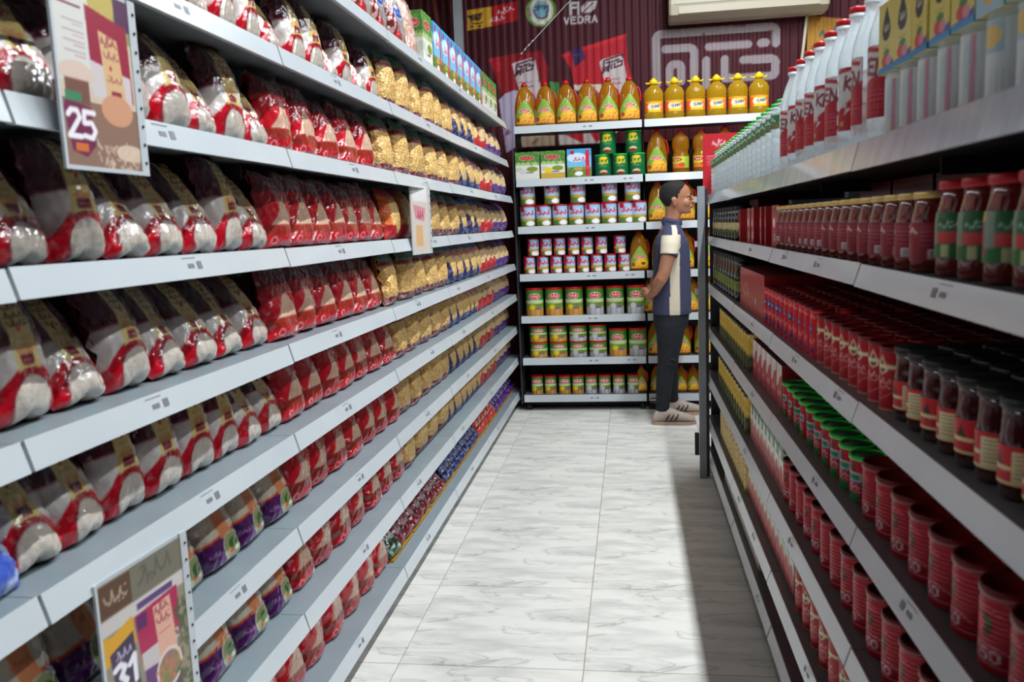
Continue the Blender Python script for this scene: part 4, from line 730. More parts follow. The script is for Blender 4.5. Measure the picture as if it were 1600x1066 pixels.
# bottom shelf: open yellow card trays of small packets
M_card = mat('yellow_printed_card', (196, 142, 30), rough=0.6, var=0.2, bscale=12)
def tray(w, d, h):
    b = MB(); t = .004; b.box(-w/2, 0, 0, w/2, d, t); b.box(-w/2, 0, 0, w/2, t, h*.1); b.box(-w/2, d-t, 0, w/2, d, h*1.3); b.box(-w/2, t, 0, -w/2+t, d-t, h*.15); b.box(w/2-t, t, 0, w/2, d-t, h*.15); return b.mesh('tray', M_card, smooth=False)
TRAY = tray(.3, .3, .085); yT = 3.13; ti = 0
for kinds, n in ((['small_green', 'small_maroon'], 1), (['small_maroon'], 2), (['small_blue'], 3), (['small_red'], 2), (['small_purple'], 3)):
    for _ in range(n):
        o = put_mesh('card_tray', TRAY, (-LEFT_A[8]-.05, yT, LEFT_Z[8]+.0005), (0, 0, pi/2), 'open yellow card tray of small packets', 'tray', ('left', 8), yT)
        for c_ in range(3):
            for q in range(5):
                kd = kinds[0] if (len(kinds) > 1 and q < 2 and c_ == 0) else kinds[-1]; vs = PK[kd]; yy = yT-.096+.096*c_
                x = -LEFT_A[8]-.045-q*.046
                put_mesh('small_packet', vs[rnd.randrange(len(vs))], (x, yy+rnd.uniform(-.004, .004), LEFT_Z[8]+.012+.014*q), (0, 0, pi/2+rnd.uniform(-.12, .12)), LOOK[kd][1], 'packet', ('left', 8), yy+q*.001, extra=['front file', 'second file', 'third file', 'fourth file', 'back file'][q])
        yT += .315; ti += 1
def left_box(key, row, y, look, rot=0):
    a, z = LEFT_A[row], LEFT_Z[row]
    if vis((-a, y, z+.1), 60): put_mesh('milk_powder_box', CT[key], (-a-.03, y, z+.0005), (0, 0, pi/2+rot+rnd.uniform(-.02, .02)), look, 'box', ('left', row), y)
left_box('greenbox_tall', 0, 3.72, 'tall green milk powder box')
for i in range(7): left_box('bluebox_tall', 0, 3.92+i*.18, 'tall sky blue milk powder box')
for i in range(3): left_box('greenbox_tall', 0, 5.2+i*.18, 'tall green milk powder box')
# back shelving goods (front faces the camera)
def bk(t, x, k, look=None, dz=0, dy=0.0, **kw):
    P = (x, 6.22, BZ[k]+.1+dz)
    r = put_tree(t, (x, 6.27+dy, BZ[k]+.0006+dz), (0, 0, rnd.uniform(-.12, .12)), ('back', k), x, look=look, **kw)
    if t[0] == 'oil_bottle' and k >= 2 and k < 6: r.scale = (.92, .92, .88 if k > 3 else .93)
    return r
T_oil = oil_t('amber oil bottle with green corn label'); T_sun = oil_t('amber oil bottle with sunflower label', True)
T_sunny = sunny_t('yellow oil bottle with eared yellow cap'); T_waist = waist_t('round shouldered corn oil bottle with green label')
for i, x in enumerate((-.748, -.596, -.444, -.292, -.14, .012)): bk(T_oil, x, 0)
for i, x in enumerate((.184, .33, .478, .624, .77, .916)): bk(T_sunny, x, 0)
bk(T_oil, .2, 1); bk(T_waist, .37, 1); bk(T_waist, .515, 1); bk(T_oil, .68, 1)
for x, k_, lk in ((-.737, 'greenbox', 'green and silver milk box'), (-.55, 'yellowbox', 'green and gold milk box'), (-.358, 'bluebox', 'sky blue milk box with red stripe')):
    put_mesh('milk_powder_box', CT[k_], (x, 6.21, BZ[1]+.0005), (0, 0, 0), lk, 'box', ('back', 1), x)
T_gc = can_t('cheese_tin', .058, .15, cv_greencylinder(.058, .15), M_greenlid, 'dark green tin with yellow script', lidh=.008, over=.001)
for x in (-.188, -.062, .058): bk(T_gc, x, 1, extra='lower layer')
for x in (-.15, .035): bk(T_gc, x, 1, dz=.1595, extra='stacked on top')
T_mc = can_t('milk_tin', .058, .15, cv_milkcan(.058, .15), M_redlid, 'sky blue milk tin with red rim', lidh=.008, over=.001)
for x in (-.765, -.643, -.521, -.399, -.277, -.155, -.033, .089-.025): bk(T_mc, x*.985, 2, extra='lower layer')
for x in (-.75, -.57, -.378, -.145, .02): bk(T_mc, x, 2, dz=.1595, extra='stacked on top')
T_ms = can_t('small_milk_tin', .043, .125, cv_milkcan(.043, .125), M_redlid, 'small sky blue milk tin with red rim', lidh=.007, over=.001)
for i in range(8): bk(T_ms, -.755+i*.1005, 3, extra='lower layer')
for i, x in enumerate((-.722, -.625, -.525, -.42, -.32, -.215, -.08)): bk(T_ms, x, 3, dz=.1335, extra='stacked on top')
bk(T_sun, .06, 3)
T_bg = can_t('large_milk_tin', .066, .2, cv_greenmilk(.066, .2, True), M_redlid, 'tall green and gold milk tin with red lid', lidh=.012); T_bs = can_t('large_milk_tin', .066, .2, cv_greenmilk(.066, .2, False), M_redlid, 'tall green and silver milk tin with red lid', lidh=.012)
for i, x in enumerate((-.725, -.578, -.428, -.272, -.123, .03)): bk(T_bg if i < 3 else T_bs, x, 4)
T_mg = can_t('milk_tin', .066, .112, cv_greenmilk(.066, .112, True), M_redlid, 'squat green and gold milk tin with red lid', lidh=.01); T_mss = can_t('milk_tin', .066, .112, cv_greenmilk(.066, .112, False), M_redlid, 'squat green and silver milk tin with red lid', lidh=.01)
for i, x in enumerate((-.705, -.555, -.405, -.257)):
    for l in (0, 1): bk((T_mg, T_mg, T_mss, T_mss)[i], x, 5, dz=l*.1215, extra='stacked on top' if l else 'lower layer')
bk(T_bg, -.108, 5); bk(T_bs, .038, 5)
T_lg = can_t('small_milk_tin', .045, .132, cv_greenmilk(.045, .132, True), M_redlid, 'small green and gold milk tin with red lid', lidh=.01); T_ls = can_t('small_milk_tin', .045, .132, cv_greenmilk(.045, .132, False), M_redlid, 'small green and silver milk tin with red lid', lidh=.01)
for i, x in enumerate((-.728, -.626, -.518, -.416, -.317, -.215, -.109, .0)): bk(T_lg if i < 4 else T_ls, x, 6)
for x, k in ((.2, 2), (.4, 2), (.56, 2), (.22, 3), (.39, 3), (.55, 3), (.15, 4), (.42, 4), (.56, 4), (.18, 5), (.36, 5), (.44+.08, 5)): bk(T_sun if k == 3 else T_oil, x, k)
T_sm = oil_t('small amber oil bottle with corn label', h=.2, R=.042)
for x in (.11-.06+.01, .17, .27, .355, .44, .53): bk(T_sm, x, 6)
# right shelving goods (front faces -x)
def rt(t, row, y, dx=0.0, look=None, z=0.0, inset=.05, rot=None, R=.05, m=70, **kw):
    b_, zz = RIGHT_B[row], RIGHT_Z[row]; P = (b_+inset+dx, y, zz+.06+z)
    if not vis(P, m): return
    return put_tree(t, (b_+inset+dx, y, zz+.0006+z), (0, 0, -pi/2+(rnd.uniform(-.5, .5) if rot is None else rot)), ('right', row), y+dx*.0001, look=look, **kw)
def rb(key, name, look, cat, row, y, dx=0.0, inset=.012, z=0.0, rot=0.0, extra=''):
    b_, zz = RIGHT_B[row], RIGHT_Z[row]
    if vis((b_+inset+dx, y, zz+.06+z), 80): put_mesh(name, CT[key], (b_+inset+dx, y, zz+.0006+z), (0, 0, -pi/2+rot), look, cat, ('right', row), y, extra=extra)
FILE = ['front file', 'second file', 'third file', 'fourth file', 'fifth file']
T_wg = water_t('green capped water bottle', .222, .032, M_greenlid, cv_waterg(), .135, .18, 1.3, 'water_bottle')
T_wr = water_t('tall red capped water bottle', .29, .037, M_redlid, cv_waterr(), .045, .17, 1.15, 'water_bottle')
y = 2.66
while y < 4.6: rt(T_wg, 0, y, inset=.042, rot=rnd.uniform(-.3, .3), extra='front file'); rt(T_wg, 0, y+.03, dx=.074, rot=0, inset=.042, extra='second file'); y += .105
for i in range(9): rt(T_wr, 0, 1.63+i*.112, inset=.052, rot=[.2, -.3, 1.3, .1, 1.0, .2, -.2, 1.2, .3][i], extra='front file'); rt(T_wr, 0, 1.69+i*.112, dx=.09, inset=.052, rot=0, extra='second file')
T_s1 = sleeve_t('clear bottle in yellow fruit printed sleeve', cv_sleeve(1), 'sleeved_bottle'); T_s2 = sleeve_t('clear bottle in pale blue sleeve', cv_sleeve2(1), 'sleeved_bottle')
for i in range(5): rt(T_s1, 0, 1.535-i*.083, inset=.055, rot=rnd.uniform(-.06, .06), m=150)
for i in range(4): rt(T_s2, 0, 1.12-i*.085, inset=.055, rot=rnd.uniform(-.06, .06), m=200)
# second shelf
def cv_blackjar(s):
    c = Cv(.12, .05, 30, 18, (196, 180, 120)); c.rect(0, 0, .12, .018, (70, 96, 30)); c.speckle(0, .01, .12, .05, (230, 220, 190), 20, .012, 2); return c
T_bj = jar_t('dark_jar', .036, .13, M_blacklid, M_darkglass, cv_blackjar(1), 'squat dark jar with pale label', .03, .075, 1.6, .02, .9)
def cv_blackjar2(s):
    c = Cv(.12, .05, 30, 18, (120, 140, 60)); c.speckle(0, .0, .12, .05, (60, 80, 30), 20, .012, 2); return c
T_bj2 = jar_t('dark_jar', .036, .17, M_blacklid, M_darkglass, cv_blackjar2(1), 'tall dark jar with olive label', .04, .085, 1.6, .02, .9)
T_gj = jar_t('sauce_jar', .033, .118, M_goldlid, M_sauce, cv_barjar(1), 'red sauce jar with gold lid', .018, .078, 1.75, .011)
T_rj = jar_t('sauce_jar', .034, .128, M_redlid, M_sauce, cv_greenjar(1), 'red lidded sauce jar with green label', .028, .092, 1.7, .014)
T_cj = jar_t('preserve_jar', .032, .115, M_blacklid, M_darksauce, cv_creamjar(1), 'dark jar with cream and red label', .02, .068, 1.7, .014, .93)
for i in range(9): rt(T_bj, 1, 3.66+i*.115, rot=rnd.uniform(-.2, .2), extra='front file')
for i in range(10): rb('redpack', 'sachet_box', 'red sachet box with small green emblem', 'box', 1, 2.74+i*.1, inset=.03+.02*(i % 3 == 1), rot=rnd.uniform(-.2, .12), extra='front file')
y = 1.40
while y < 2.68: rt(T_gj, 1, y, rot=rnd.uniform(-.25, .5), extra='front file'); rt(T_gj, 1, y+.035, dx=.065, extra='second file'); y += .078
for i in range(5): rt(T_rj, 1, 1.3-i*.085, inset=.055, rot=rnd.uniform(-.3, .3), extra='front file'); rt(T_rj, 1, 1.26-i*.085, dx=.078, inset=.055, extra='second file')
for yy in (1.9, 2.22, 2.54): rb('redstack', 'boxed_stack', 'dark red stack of flat boxes behind the jars', 'boxes', 1, yy, dx=.22, inset=.05)
rb('redpack', 'sachet_box', 'red sachet box set back on shelf', 'box', 1, 2.95, dx=.15, z=.0); rb('redstack', 'boxed_stack', 'red carton set back near the far end', 'boxes', 1, 4.2, dx=.12, inset=.05)
# third shelf: deep files of tins
for i in range(9): rt(T_bj2, 2, 3.66+i*.115, rot=rnd.uniform(-.2, .2), extra='front file')
rb('longcarton', 'long_carton', 'long faded red carton beside the red tins', 'box', 2, 3.2, inset=.02)
T_bc = can_t('red_tin', .029, .118, cv_bluecan(.029, .118), M_darkredlid, 'slim red tin with navy emblem', lidh=.006, over=.0005)
T_dc = can_t('red_tin', .032, .108, cv_dropcan(.032, .108), M_darkredlid, 'red tin with cream band and drop emblem', lidh=.008, over=.0005)
for i in range(11):
    for f in range(4): rt(T_bc, 2, 2.14+i*.072, dx=f*.064, rot=rnd.uniform(-.25, .35) if f == 0 else 0, inset=.045, extra=FILE[f])
for i in range(8):
    for f in range(4): rt(T_dc, 2, 1.555+i*.073, dx=f*.07, rot=rnd.uniform(-.1, .6) if f == 0 else 0, inset=.05, extra=FILE[f])
for i in range(10):
    for f in range(4): rt(T_cj, 2, 1.475-i*.069, dx=f*.07, rot=rnd.uniform(-.5, .5), inset=.052, extra=FILE[f])
# fourth shelf
def cv_yellowcan(R, H):
    c = Cv(2*pi*R, H, 40, 26, (60, 60, 30)); c.rect(0, H*.45, 9, H, (206, 170, 60)); c.speckle(0, 0, 2*pi*R, H*.5, (120, 140, 50), 40, .012, 3); c.speckle(0, H*.5, 2*pi*R, H, (230, 220, 180), 30, .012, 5); return c
T_yc = can_t('yellow_tin', .036, .15, cv_yellowcan(.036, .15), M_blacklid, 'yellow and dark green tin', lidh=.008)
T_gl = can_t('green_lidded_tin', .037, .09, cv_greencan(.037, .09), M_greenlid, 'red tin with bright green lid', lidh=.011, cover=M_greycover, over=.003)
T_so = can_t('large_red_tin', .042, .1, cv_sso(.042, .1), M_darkredlid, 'large ribbed red tin with dark red lid', ribs=14, lidh=.014, over=.002)
for row in (3, 4):
    for i in range(12): rt(T_yc, row, 3.3+i*.088, rot=rnd.uniform(-.3, .3), extra='front file')
for i in range(6): rb('redwhite', 'red_white_box', 'red and white box with dark top', 'box', 3, 2.66+i*.104, inset=.03, extra='front file')
for i in range(10):
    for f in range(4): rt(T_gl, 3, 1.775+i*.088, dx=f*.09, rot=rnd.uniform(-.2, .4) if f == 0 else 0, inset=.062, extra=FILE[f])
for i in range(10):
    for f in range(4): rt(T_so, 3, 1.67-i*.094, dx=f*.096, rot=rnd.uniform(-.4, .4), inset=.065, extra=FILE[f], m=100)
# fifth shelf
for i in range(9): rb('tetra', 'juice_carton', 'pink and green juice carton', 'carton', 4, 2.58+i*.078, inset=.03, extra='front file')
# sixth shelf
T_so2 = can_t('large_red_tin', .037, .115, cv_sso(.037, .115), M_darkredlid, 'red tin with dark red lid', ribs=14, lidh=.012, over=.002)
for i in range(14):
    for f in range(2): rt(T_so2, 4, 1.2+i*.1, dx=f*.09, rot=rnd.uniform(-.4, .4), inset=.06, extra=FILE[f])
def cv_tan(R, H):
    c = Cv(2*pi*R, H, 36, 24, (206, 180, 110)); c.speckle(0, 0, 2*pi*R, H, (150, 120, 60), 40, .012, 3); return c
T_tj = can_t('tan_tin', .034, .12, cv_tan(.034, .12), M_goldlid, 'pale tan tin with gold lid', lidh=.008)
for i in range(12): rt(T_tj, 5, 3.36+i*.08, extra='front file')
for i in range(12): rb('tetra', 'juice_carton', 'pink and green juice carton', 'carton', 5, 2.42+i*.078, inset=.03, extra='front file')
T_dc2 = can_t('red_tin', .036, .12, cv_dropcan(.036, .12), M_darkredlid, 'tall red tin with cream band', lidh=.01, over=.001)
for i in range(11): rt(T_dc2, 5, 1.3+i*.1, rot=rnd.uniform(-.1, .5), inset=.055, extra='front file')
# bottom shelf
for i in range(9): rb('orangebox', 'orange_box', 'orange and white box', 'box', 6, 3.05+i*.124, inset=.02, extra='front file')
for i in range(14): rt(T_so2, 6, 1.3+i*.118, inset=.07, look='large red tin low on bottom shelf', extra='front file')
# ---------------------------------------------------------------- labels
ROWN = {'left': ['top', 'second', 'third', 'fourth', 'fifth', 'sixth', 'seventh', 'eighth', 'bottom'], 'right': ['top', 'second', 'third', 'fourth', 'fifth', 'sixth', 'bottom'], 'back': ['top', 'second', 'third', 'fourth', 'fifth', 'sixth', 'bottom']}
from collections import defaultdict
G = defaultdict(list)
for o, look, row, key, extra in REG: G[(look, row, extra)].append((key, o))
for (look, row, extra), L_ in G.items():
    L_.sort(key=lambda t: t[0]); side, k = row
    if side == 'back': end = 'from the left'; place = 'back '+ROWN[side][k]+' shelf'
    else: end = 'from camera'; place = side+' '+ROWN[side][k]+' shelf'
    for i, (_, o) in enumerate(L_):
        parts = [look]
        if len(L_) > 1: parts.append(ordn(i)+' '+end)
        if extra: parts.append(extra)
        parts.append(place)
        lb = ', '.join(parts)
        if len(lb.split()) > 16: lb = ', '.join([look.split(' with ')[0]]+parts[1:])
        if len(lb.split()) > 16: lb = lb.replace('from the left', 'from left')
        o['label'] = lb
        if len(L_) > 1: o['group'] = (look.split(' with ')[0]+'s, '+place)
# ---------------------------------------------------------------- the standing man (profile, faces +x)
def ring(cx, cy, z, rx, ry, n=28, p=2.3):
    t = np.arange(n)*2*pi/n; c, s = np.cos(t), np.sin(t)
    return np.stack([cx+rx*np.sign(c)*np.abs(c)**(2/p), cy+ry*np.sign(s)*np.abs(s)**(2/p), np.full(n, z)], -1)
def loft(b, rings):
    P = np.stack(rings); n = P.shape[1]; flip = P[-1, :, 2].mean() < P[0, :, 2].mean(); b.grid(P, wrap=True, flip=flip); o = b.n-P.shape[0]*n
    lo, hi = tuple(range(o+n-1, o-1, -1)), tuple(range(b.n-n, b.n))
    b.f.append(lo[::-1] if flip else lo); b.f.append(hi[::-1] if flip else hi)
def ball(b, c, r, n=14):
    prof = [(max(.0005, r[0]*sin(pi*i/n)), -cos(pi*i/n)*r[2]) for i in range(n+1)]; q = MB().lathe(prof, 16, sy=r[1]/r[0]); b.add(np.concatenate(q.v)+np.array(c), q.f)
def up(x, y, z): k = 1+.0224*min(1, max(0, z/.8)); return (x*k, y, 1.394+(z-1.394)*k if z > .8 else z+(1.394-1.394*k+z*k-z)*min(1, z/.8)**1)
def fuse(name, b, vox, m, smooth=6, color=None, parent=None):
    me = b.mesh('raw', None); o = bpy.data.objects.new('raw', me); COL.objects.link(o)
    r_ = o.modifiers.new('r', 'REMESH'); r_.mode = 'VOXEL'; r_.voxel_size = vox; s_ = o.modifiers.new('s', 'SMOOTH'); s_.factor = .5; s_.iterations = smooth
    dg = bpy.context.evaluated_depsgraph_get(); dg.update(); out = bpy.data.meshes.new_from_object(o.evaluated_get(dg)); bpy.data.objects.remove(o); bpy.data.meshes.remove(me)
    out.name = name; out.materials.clear(); out.materials.append(m); out.polygons.foreach_set('use_smooth', [True]*len(out.polygons))
    if color:
        V = np.zeros(len(out.vertices)*3); out.vertices.foreach_get('co', V); V = V.reshape(-1, 3); C = color(V)
        A = out.color_attributes.new('Col', 'FLOAT_COLOR', 'POINT'); A.data.foreach_set('color', np.concatenate([C, np.ones((len(C), 1))], 1).astype(np.float32).ravel())
    return link(name, out, parent)
PY = 5.88
man = link('person', None, None, (0, PY, 0)); tag(man, 'man in navy and cream polo shirt and dark jeans standing with hands behind his back', 'person')
M_skin = mat('warm_brown_skin', (176, 122, 94), rough=0.5, var=0.12, bscale=25)
HEADR = [(1.432, .335, .385, .02), (1.437, .305, .392, .036), (1.446, .28, .398, .046), (1.46, .262, .4, .054), (1.475, .25, .4, .06), (1.49, .238, .4, .065), (1.505, .225, .398, .069), (1.52, .214, .397, .072), (1.535, .206, .394, .074), (1.55, .202, .402, .076), (1.565, .201, .402, .077), (1.585, .203, .397, .077), (1.605, .212, .388, .073), (1.62, .222, .374, .065), (1.634, .24, .355, .05), (1.643, .265, .335, .033), (1.647, .285, .315, .012)]
b = MB(); K = 1.0224
hz = lambda z: 1.394+(z-1.394)*K
def head_rings(grow=0.0, zs=None):
    R_ = []
    for z, x0, x1, w in HEADR: R_.append(ring((x0+x1)/2*K, 0, hz(z)+grow*(1 if z > 1.6 else 0), (x1-x0)/2*K+grow, w*K+grow, 32, 2.2))
    return R_
loft(b, head_rings())
loft(b, [ring(.262*K, 0, hz(1.33), .07, .075), ring(.27*K, 0, hz(1.38), .055, .056), ring(.283*K, 0, hz(1.42), .054, .053), ring(.29*K, 0, hz(1.50), .055, .055)])
b.tube([(.397*K, 0, hz(1.55)), (.415*K, 0, hz(1.532)), (.428*K, 0, hz(1.517)), (.416*K, 0, hz(1.507))], [.01, .013, .0155, .013], 12); b.tube([(.398*K, 0, hz(1.5)), (.42*K, 0, hz(1.513)), (.43*K, 0, hz(1.521))], [.012, .012, .009], 10)
for s in (-1, 1): ball(b, (.412*K, s*.012, hz(1.51)), (.011, .009, .008)); ball(b, (.293*K, s*.078, hz(1.512)), (.017, .011, .031)); ball(b, (.288*K, s*.085, hz(1.526)), (.02, .008, .02)); ball(b, (.365*K, s*.046, hz(1.505)), (.03, .024, .03)); ball(b, (.385*K, s*.03, hz(1.552)), (.018, .03, .01))
ball(b, (.4*K, 0, hz(1.484)), (.014, .022, .007)); ball(b, (.398*K, 0, hz(1.473)), (.014, .02, .008)); ball(b, (.385*K, 0, hz(1.447)), (.018, .02, .014))
loft(b, [ring(.27*K, 0, hz(1.0), .1, .14), ring(.27*K, 0, hz(1.2), .1, .15), ring(.265*K, 0, hz(1.3), .075, .14), ring(.262*K, 0, hz(1.345), .06, .08)])   # chest inside the shirt
loft(b, [ring(.265, 0, .70, .1, .13), ring(.265, 0, .85, .1, .13), ring(.27, 0, 1.0, .1, .13)])
def arm(s):
    b.tube([(.26*K, s*.17, hz(1.27)), (.25*K, s*.2, hz(1.22)), (.235*K, s*.222, hz(1.15)), (.212*K, s*.228, hz(1.06)), (.193*K, s*.225, hz(1.02)), (.172*K, s*.2, hz(.985)), (.148*K, s*.14, hz(.93)), (.128*K, s*.08, hz(.9))], [.05, .05, .047, .041, .041, .039, .031, .024], 16)
arm(-1); arm(1)
# hands: right hand hangs clasped by the left
def hand(w, d, side, curl):
    w = Vector(w); d = Vector(d).normalized(); up_ = Vector((0, 0, 1)); n = d.cross(up_).normalized(); sp = n.cross(d).normalized()
    b.tube([w, w+d*.035, w+d*.07], [.022, .03, .028], 12, flat=1.0)
    for i in range(4):
        o = w+d*.068+sp*(.022-.0145*i); L_ = (.07, .078, .072, .058)[i]; c = curl
        a1 = d*cos(c*.5)+n*side*sin(c*.5); a2 = d*cos(c)+n*side*sin(c); a3 = d*cos(c*1.5)+n*side*sin(c*1.5)
        p = [o-d*.02, o, o+a1*L_*.42, o+a1*L_*.42+a2*L_*.32, o+a1*L_*.42+a2*L_*.32+a3*L_*.26]; b.tube(p, [.009, .009, .0085, .008, .007], 8)
    t = w+d*.02+sp*.022; b.tube([w+d*.01, t, t+(d*.6+sp*.6+n*side*.5).normalized()*.032, t+(d*.8+sp*.3+n*side*.8).normalized()*.056], [.011, .011, .01, .008], 8)
hand((.126*K, -.078, hz(.899)), (-.35, .9, .12), 1, 1.1)
hand((.118*K, .075, hz(.905)), (-.55, -.8, .18), -1, 1.0)
body = fuse('body', b, .0045, M_skin, 2, parent=man)
# hair: close-cropped cap cut from the skull rings
M_hair = mat('short_black_hair', (26, 22, 22), rough=0.75, bump=0.5, bscale=160)
b = MB(); sub = []
HR = head_rings(.006); P = np.stack(HR); Pn = []
for i in range(len(HR)-1):
    for k in range(4): Pn.append(P[i]*(1-k/4)+P[i+1]*k/4)
Pn.append(P[-1]); P = np.stack(Pn); P2 = np.zeros((P.shape[0], 64, 3)); P2[:, 0::2] = P; P2[:, 1::2] = (P+np.roll(P, -1, 1))/2; P = P2; n = 64
def keep(p):
    x, z = p[0]/K, (p[2]-1.394)/K+1.394
    if z > 1.625: return x < .358
    if z > 1.575: return x < .322+(z-1.575)*.7
    if z > 1.535: return x < .306+(z-1.535)*.4
    if z > 1.52: return x < .304
    if z > 1.47: return x < .272-(1.52-z)*.45
    return False
F = []
for i in range(P.shape[0]-1):
    for j in range(n):
        j2 = (j+1) % n; q = (P[i, j]+P[i+1, j2])/2
        if keep(q): F.append((i*n+j, i*n+j2, (i+1)*n+j2, (i+1)*n+j))
F.append(tuple(range((P.shape[0]-1)*n, P.shape[0]*n)))
b.add(P, F); hm = b.mesh('hair', M_hair); ho = link('hair', hm, man); sm = ho.modifiers.new('thick', 'SOLIDIFY'); sm.thickness = .01; sm.offset = -1
M_eye = mat('dark_eye', (30, 22, 20), rough=0.15); M_eyew = mat('eye_white', (206, 196, 188), rough=0.2, var=.05)
for s in (-1, 1):
    q = MB(); ball(q, (.384*K, s*.033, hz(1.533)), (.011, .011, .007)); e_ = link('eye', q.mesh('eye', M_eyew), man)
    q = MB(); ball(q, (.392*K, s*.036, hz(1.533)), (.005, .006, .0055)); link('iris', q.mesh('iris', M_eye), e_)
    link('eyebrow', MB().tube([(.406*K, s*.016, hz(1.556)), (.402*K, s*.034, hz(1.5625)), (.388*K, s*.055, hz(1.557))], [.004, .005, .003], 8).mesh('eyebrow', M_hair), man)
link('lips', MB().tube([(.402*K, .022, hz(1.477)), (.4155*K, .008, hz(1.479)), (.4155*K, -.008, hz(1.479)), (.402*K, -.022, hz(1.477))], [.003, .005, .005, .003], 8).mesh('lips', mat('lip_skin', (150, 84, 74), rough=.45)), man)
# polo shirt
M_shirt = mat('navy_and_cream_jersey', rough=0.85, vc=True, bump=0.25, bscale=30)
b = MB(); S_ = [(.768, .136, .396, .155), (.80, .138, .397, .158), (.86, .14, .398, .158), (.94, .143, .398, .155), (1.02, .146, .396, .155), (1.1, .147, .394, .162), (1.18, .147, .391, .172), (1.24, .155, .384, .176), (1.285, .172, .368, .165), (1.315, .19, .352, .135), (1.34, .205, .34, .1), (1.36, .212, .335, .074), (1.385, .205, .345, .066), (1.395, .208, .342, .064)]
loft(b, [ring((x0+x1)/2*K, 0, hz(z), (x1-x0)/2*K, w, 32, 2.4) for z, x0, x1, w in S_])
for s in (-1, 1): b.tube([(.262*K, s*.11, hz(1.3)), (.262*K, s*.15, hz(1.29)), (.258*K, s*.182, hz(1.265)), (.252*K, s*.203, hz(1.23)), (.245*K, s*.22, hz(1.18)), (.242*K, s*.226, hz(1.163))], [.06, .064, .066, .064, .06, .06], 20)
def shirt_col(V):
    nv_, cr = lin((62, 64, 92)), lin((214, 204, 182)); C = np.repeat([nv_], len(V), 0); x = V[:, 0]/K; z = (V[:, 2]-1.394)/K+1.394; y = np.abs(V[:, 1])
    side = (y > .11)&(z < 1.19)&(np.abs(x-.283-.01*(z-1)) < .032)
    sl = (y > .155+.4*np.maximum(0, z-1.27))&(z < 1.30); axis = (z < 1.275)|(y > .18)
    sleeve = sl&(x < .33)&((y > .185)|(z > 1.2)&(y > .165))
    cuff = (y > .16)&(z < 1.182)&(z > 1.1)&(np.abs(x-.243) < .075)&(y > .17)
    sh = (z >= 1.25)&(y > .075)&(np.abs(x-(.285-.0*(z-1.25))) < .017)&(z < 1.36)
    C[side] = cr; C[sleeve] = cr; C[cuff] = nv_; C[sh] = cr
    C[(np.abs(z-1.27) < .006)&(x > .36)&(y < .1)&(y > .03)] = lin((150, 50, 70)); return C
sh = fuse('polo_shirt', b, .007, M_shirt, 3, color=shirt_col, parent=man)
link('collar', MB().lathe([(.066, 0), (.072, .004), (.067, .03), (.062, .032), (.06, .0)], 28, cap=False).mesh('collar', mat('navy_collar', (62, 64, 92), rough=.85, bump=.2, bscale=60)), man, (.274*K, 0, hz(1.372)), (0, radians(14), 0))
# jeans
M_jean = mat('black_denim', (26, 30, 38), rough=0.85, bump=0.45, bscale=26, stretch=(1, 1, 2), var=.25)
b = MB(); loft(b, [ring(.27, 0, .80, .124, .148, 32), ring(.268, 0, .745, .124, .152, 32), ring(.266, 0, .69, .12, .155, 32), ring(.262, 0, .65, .11, .15, 32)])
near = [(.262, -.08, .70, .1, .078), (.256, -.085, .62, .094, .078), (.25, -.09, .54, .084, .072), (.238, -.098, .47, .071, .064), (.228, -.104, .42, .062, .058), (.22, -.11, .36, .06, .056), (.212, -.118, .28, .058, .054), (.204, -.126, .2, .051, .05), (.198, -.132, .14, .047, .047), (.194, -.134, .095, .05, .048)]
loft(b, [ring(x, y, z, rx, ry, 24, 2.1) for x, y, z, rx, ry in near])
far = [(.275, .08, .70, .1, .078), (.274, .09, .6, .088, .076), (.268, .1, .5, .074, .068), (.262, .112, .42, .06, .058), (.262, .12, .34, .057, .056), (.266, .13, .25, .053, .052), (.27, .14, .17, .047, .047), (.272, .145, .1, .048, .047)]
loft(b, [ring(x, y, z, rx, ry, 24, 2.1) for x, y, z, rx, ry in far])
for z, x in ((.44, .3), (.41, .29), (.18, .2), (.15, .2)): b.tube([(x-.09, -.14, z), (x-.04, -.163, z+.012), (x+.01, -.15, z+.004)], .008, 6)
fuse('jeans', b, .007, M_jean, 4, parent=man)
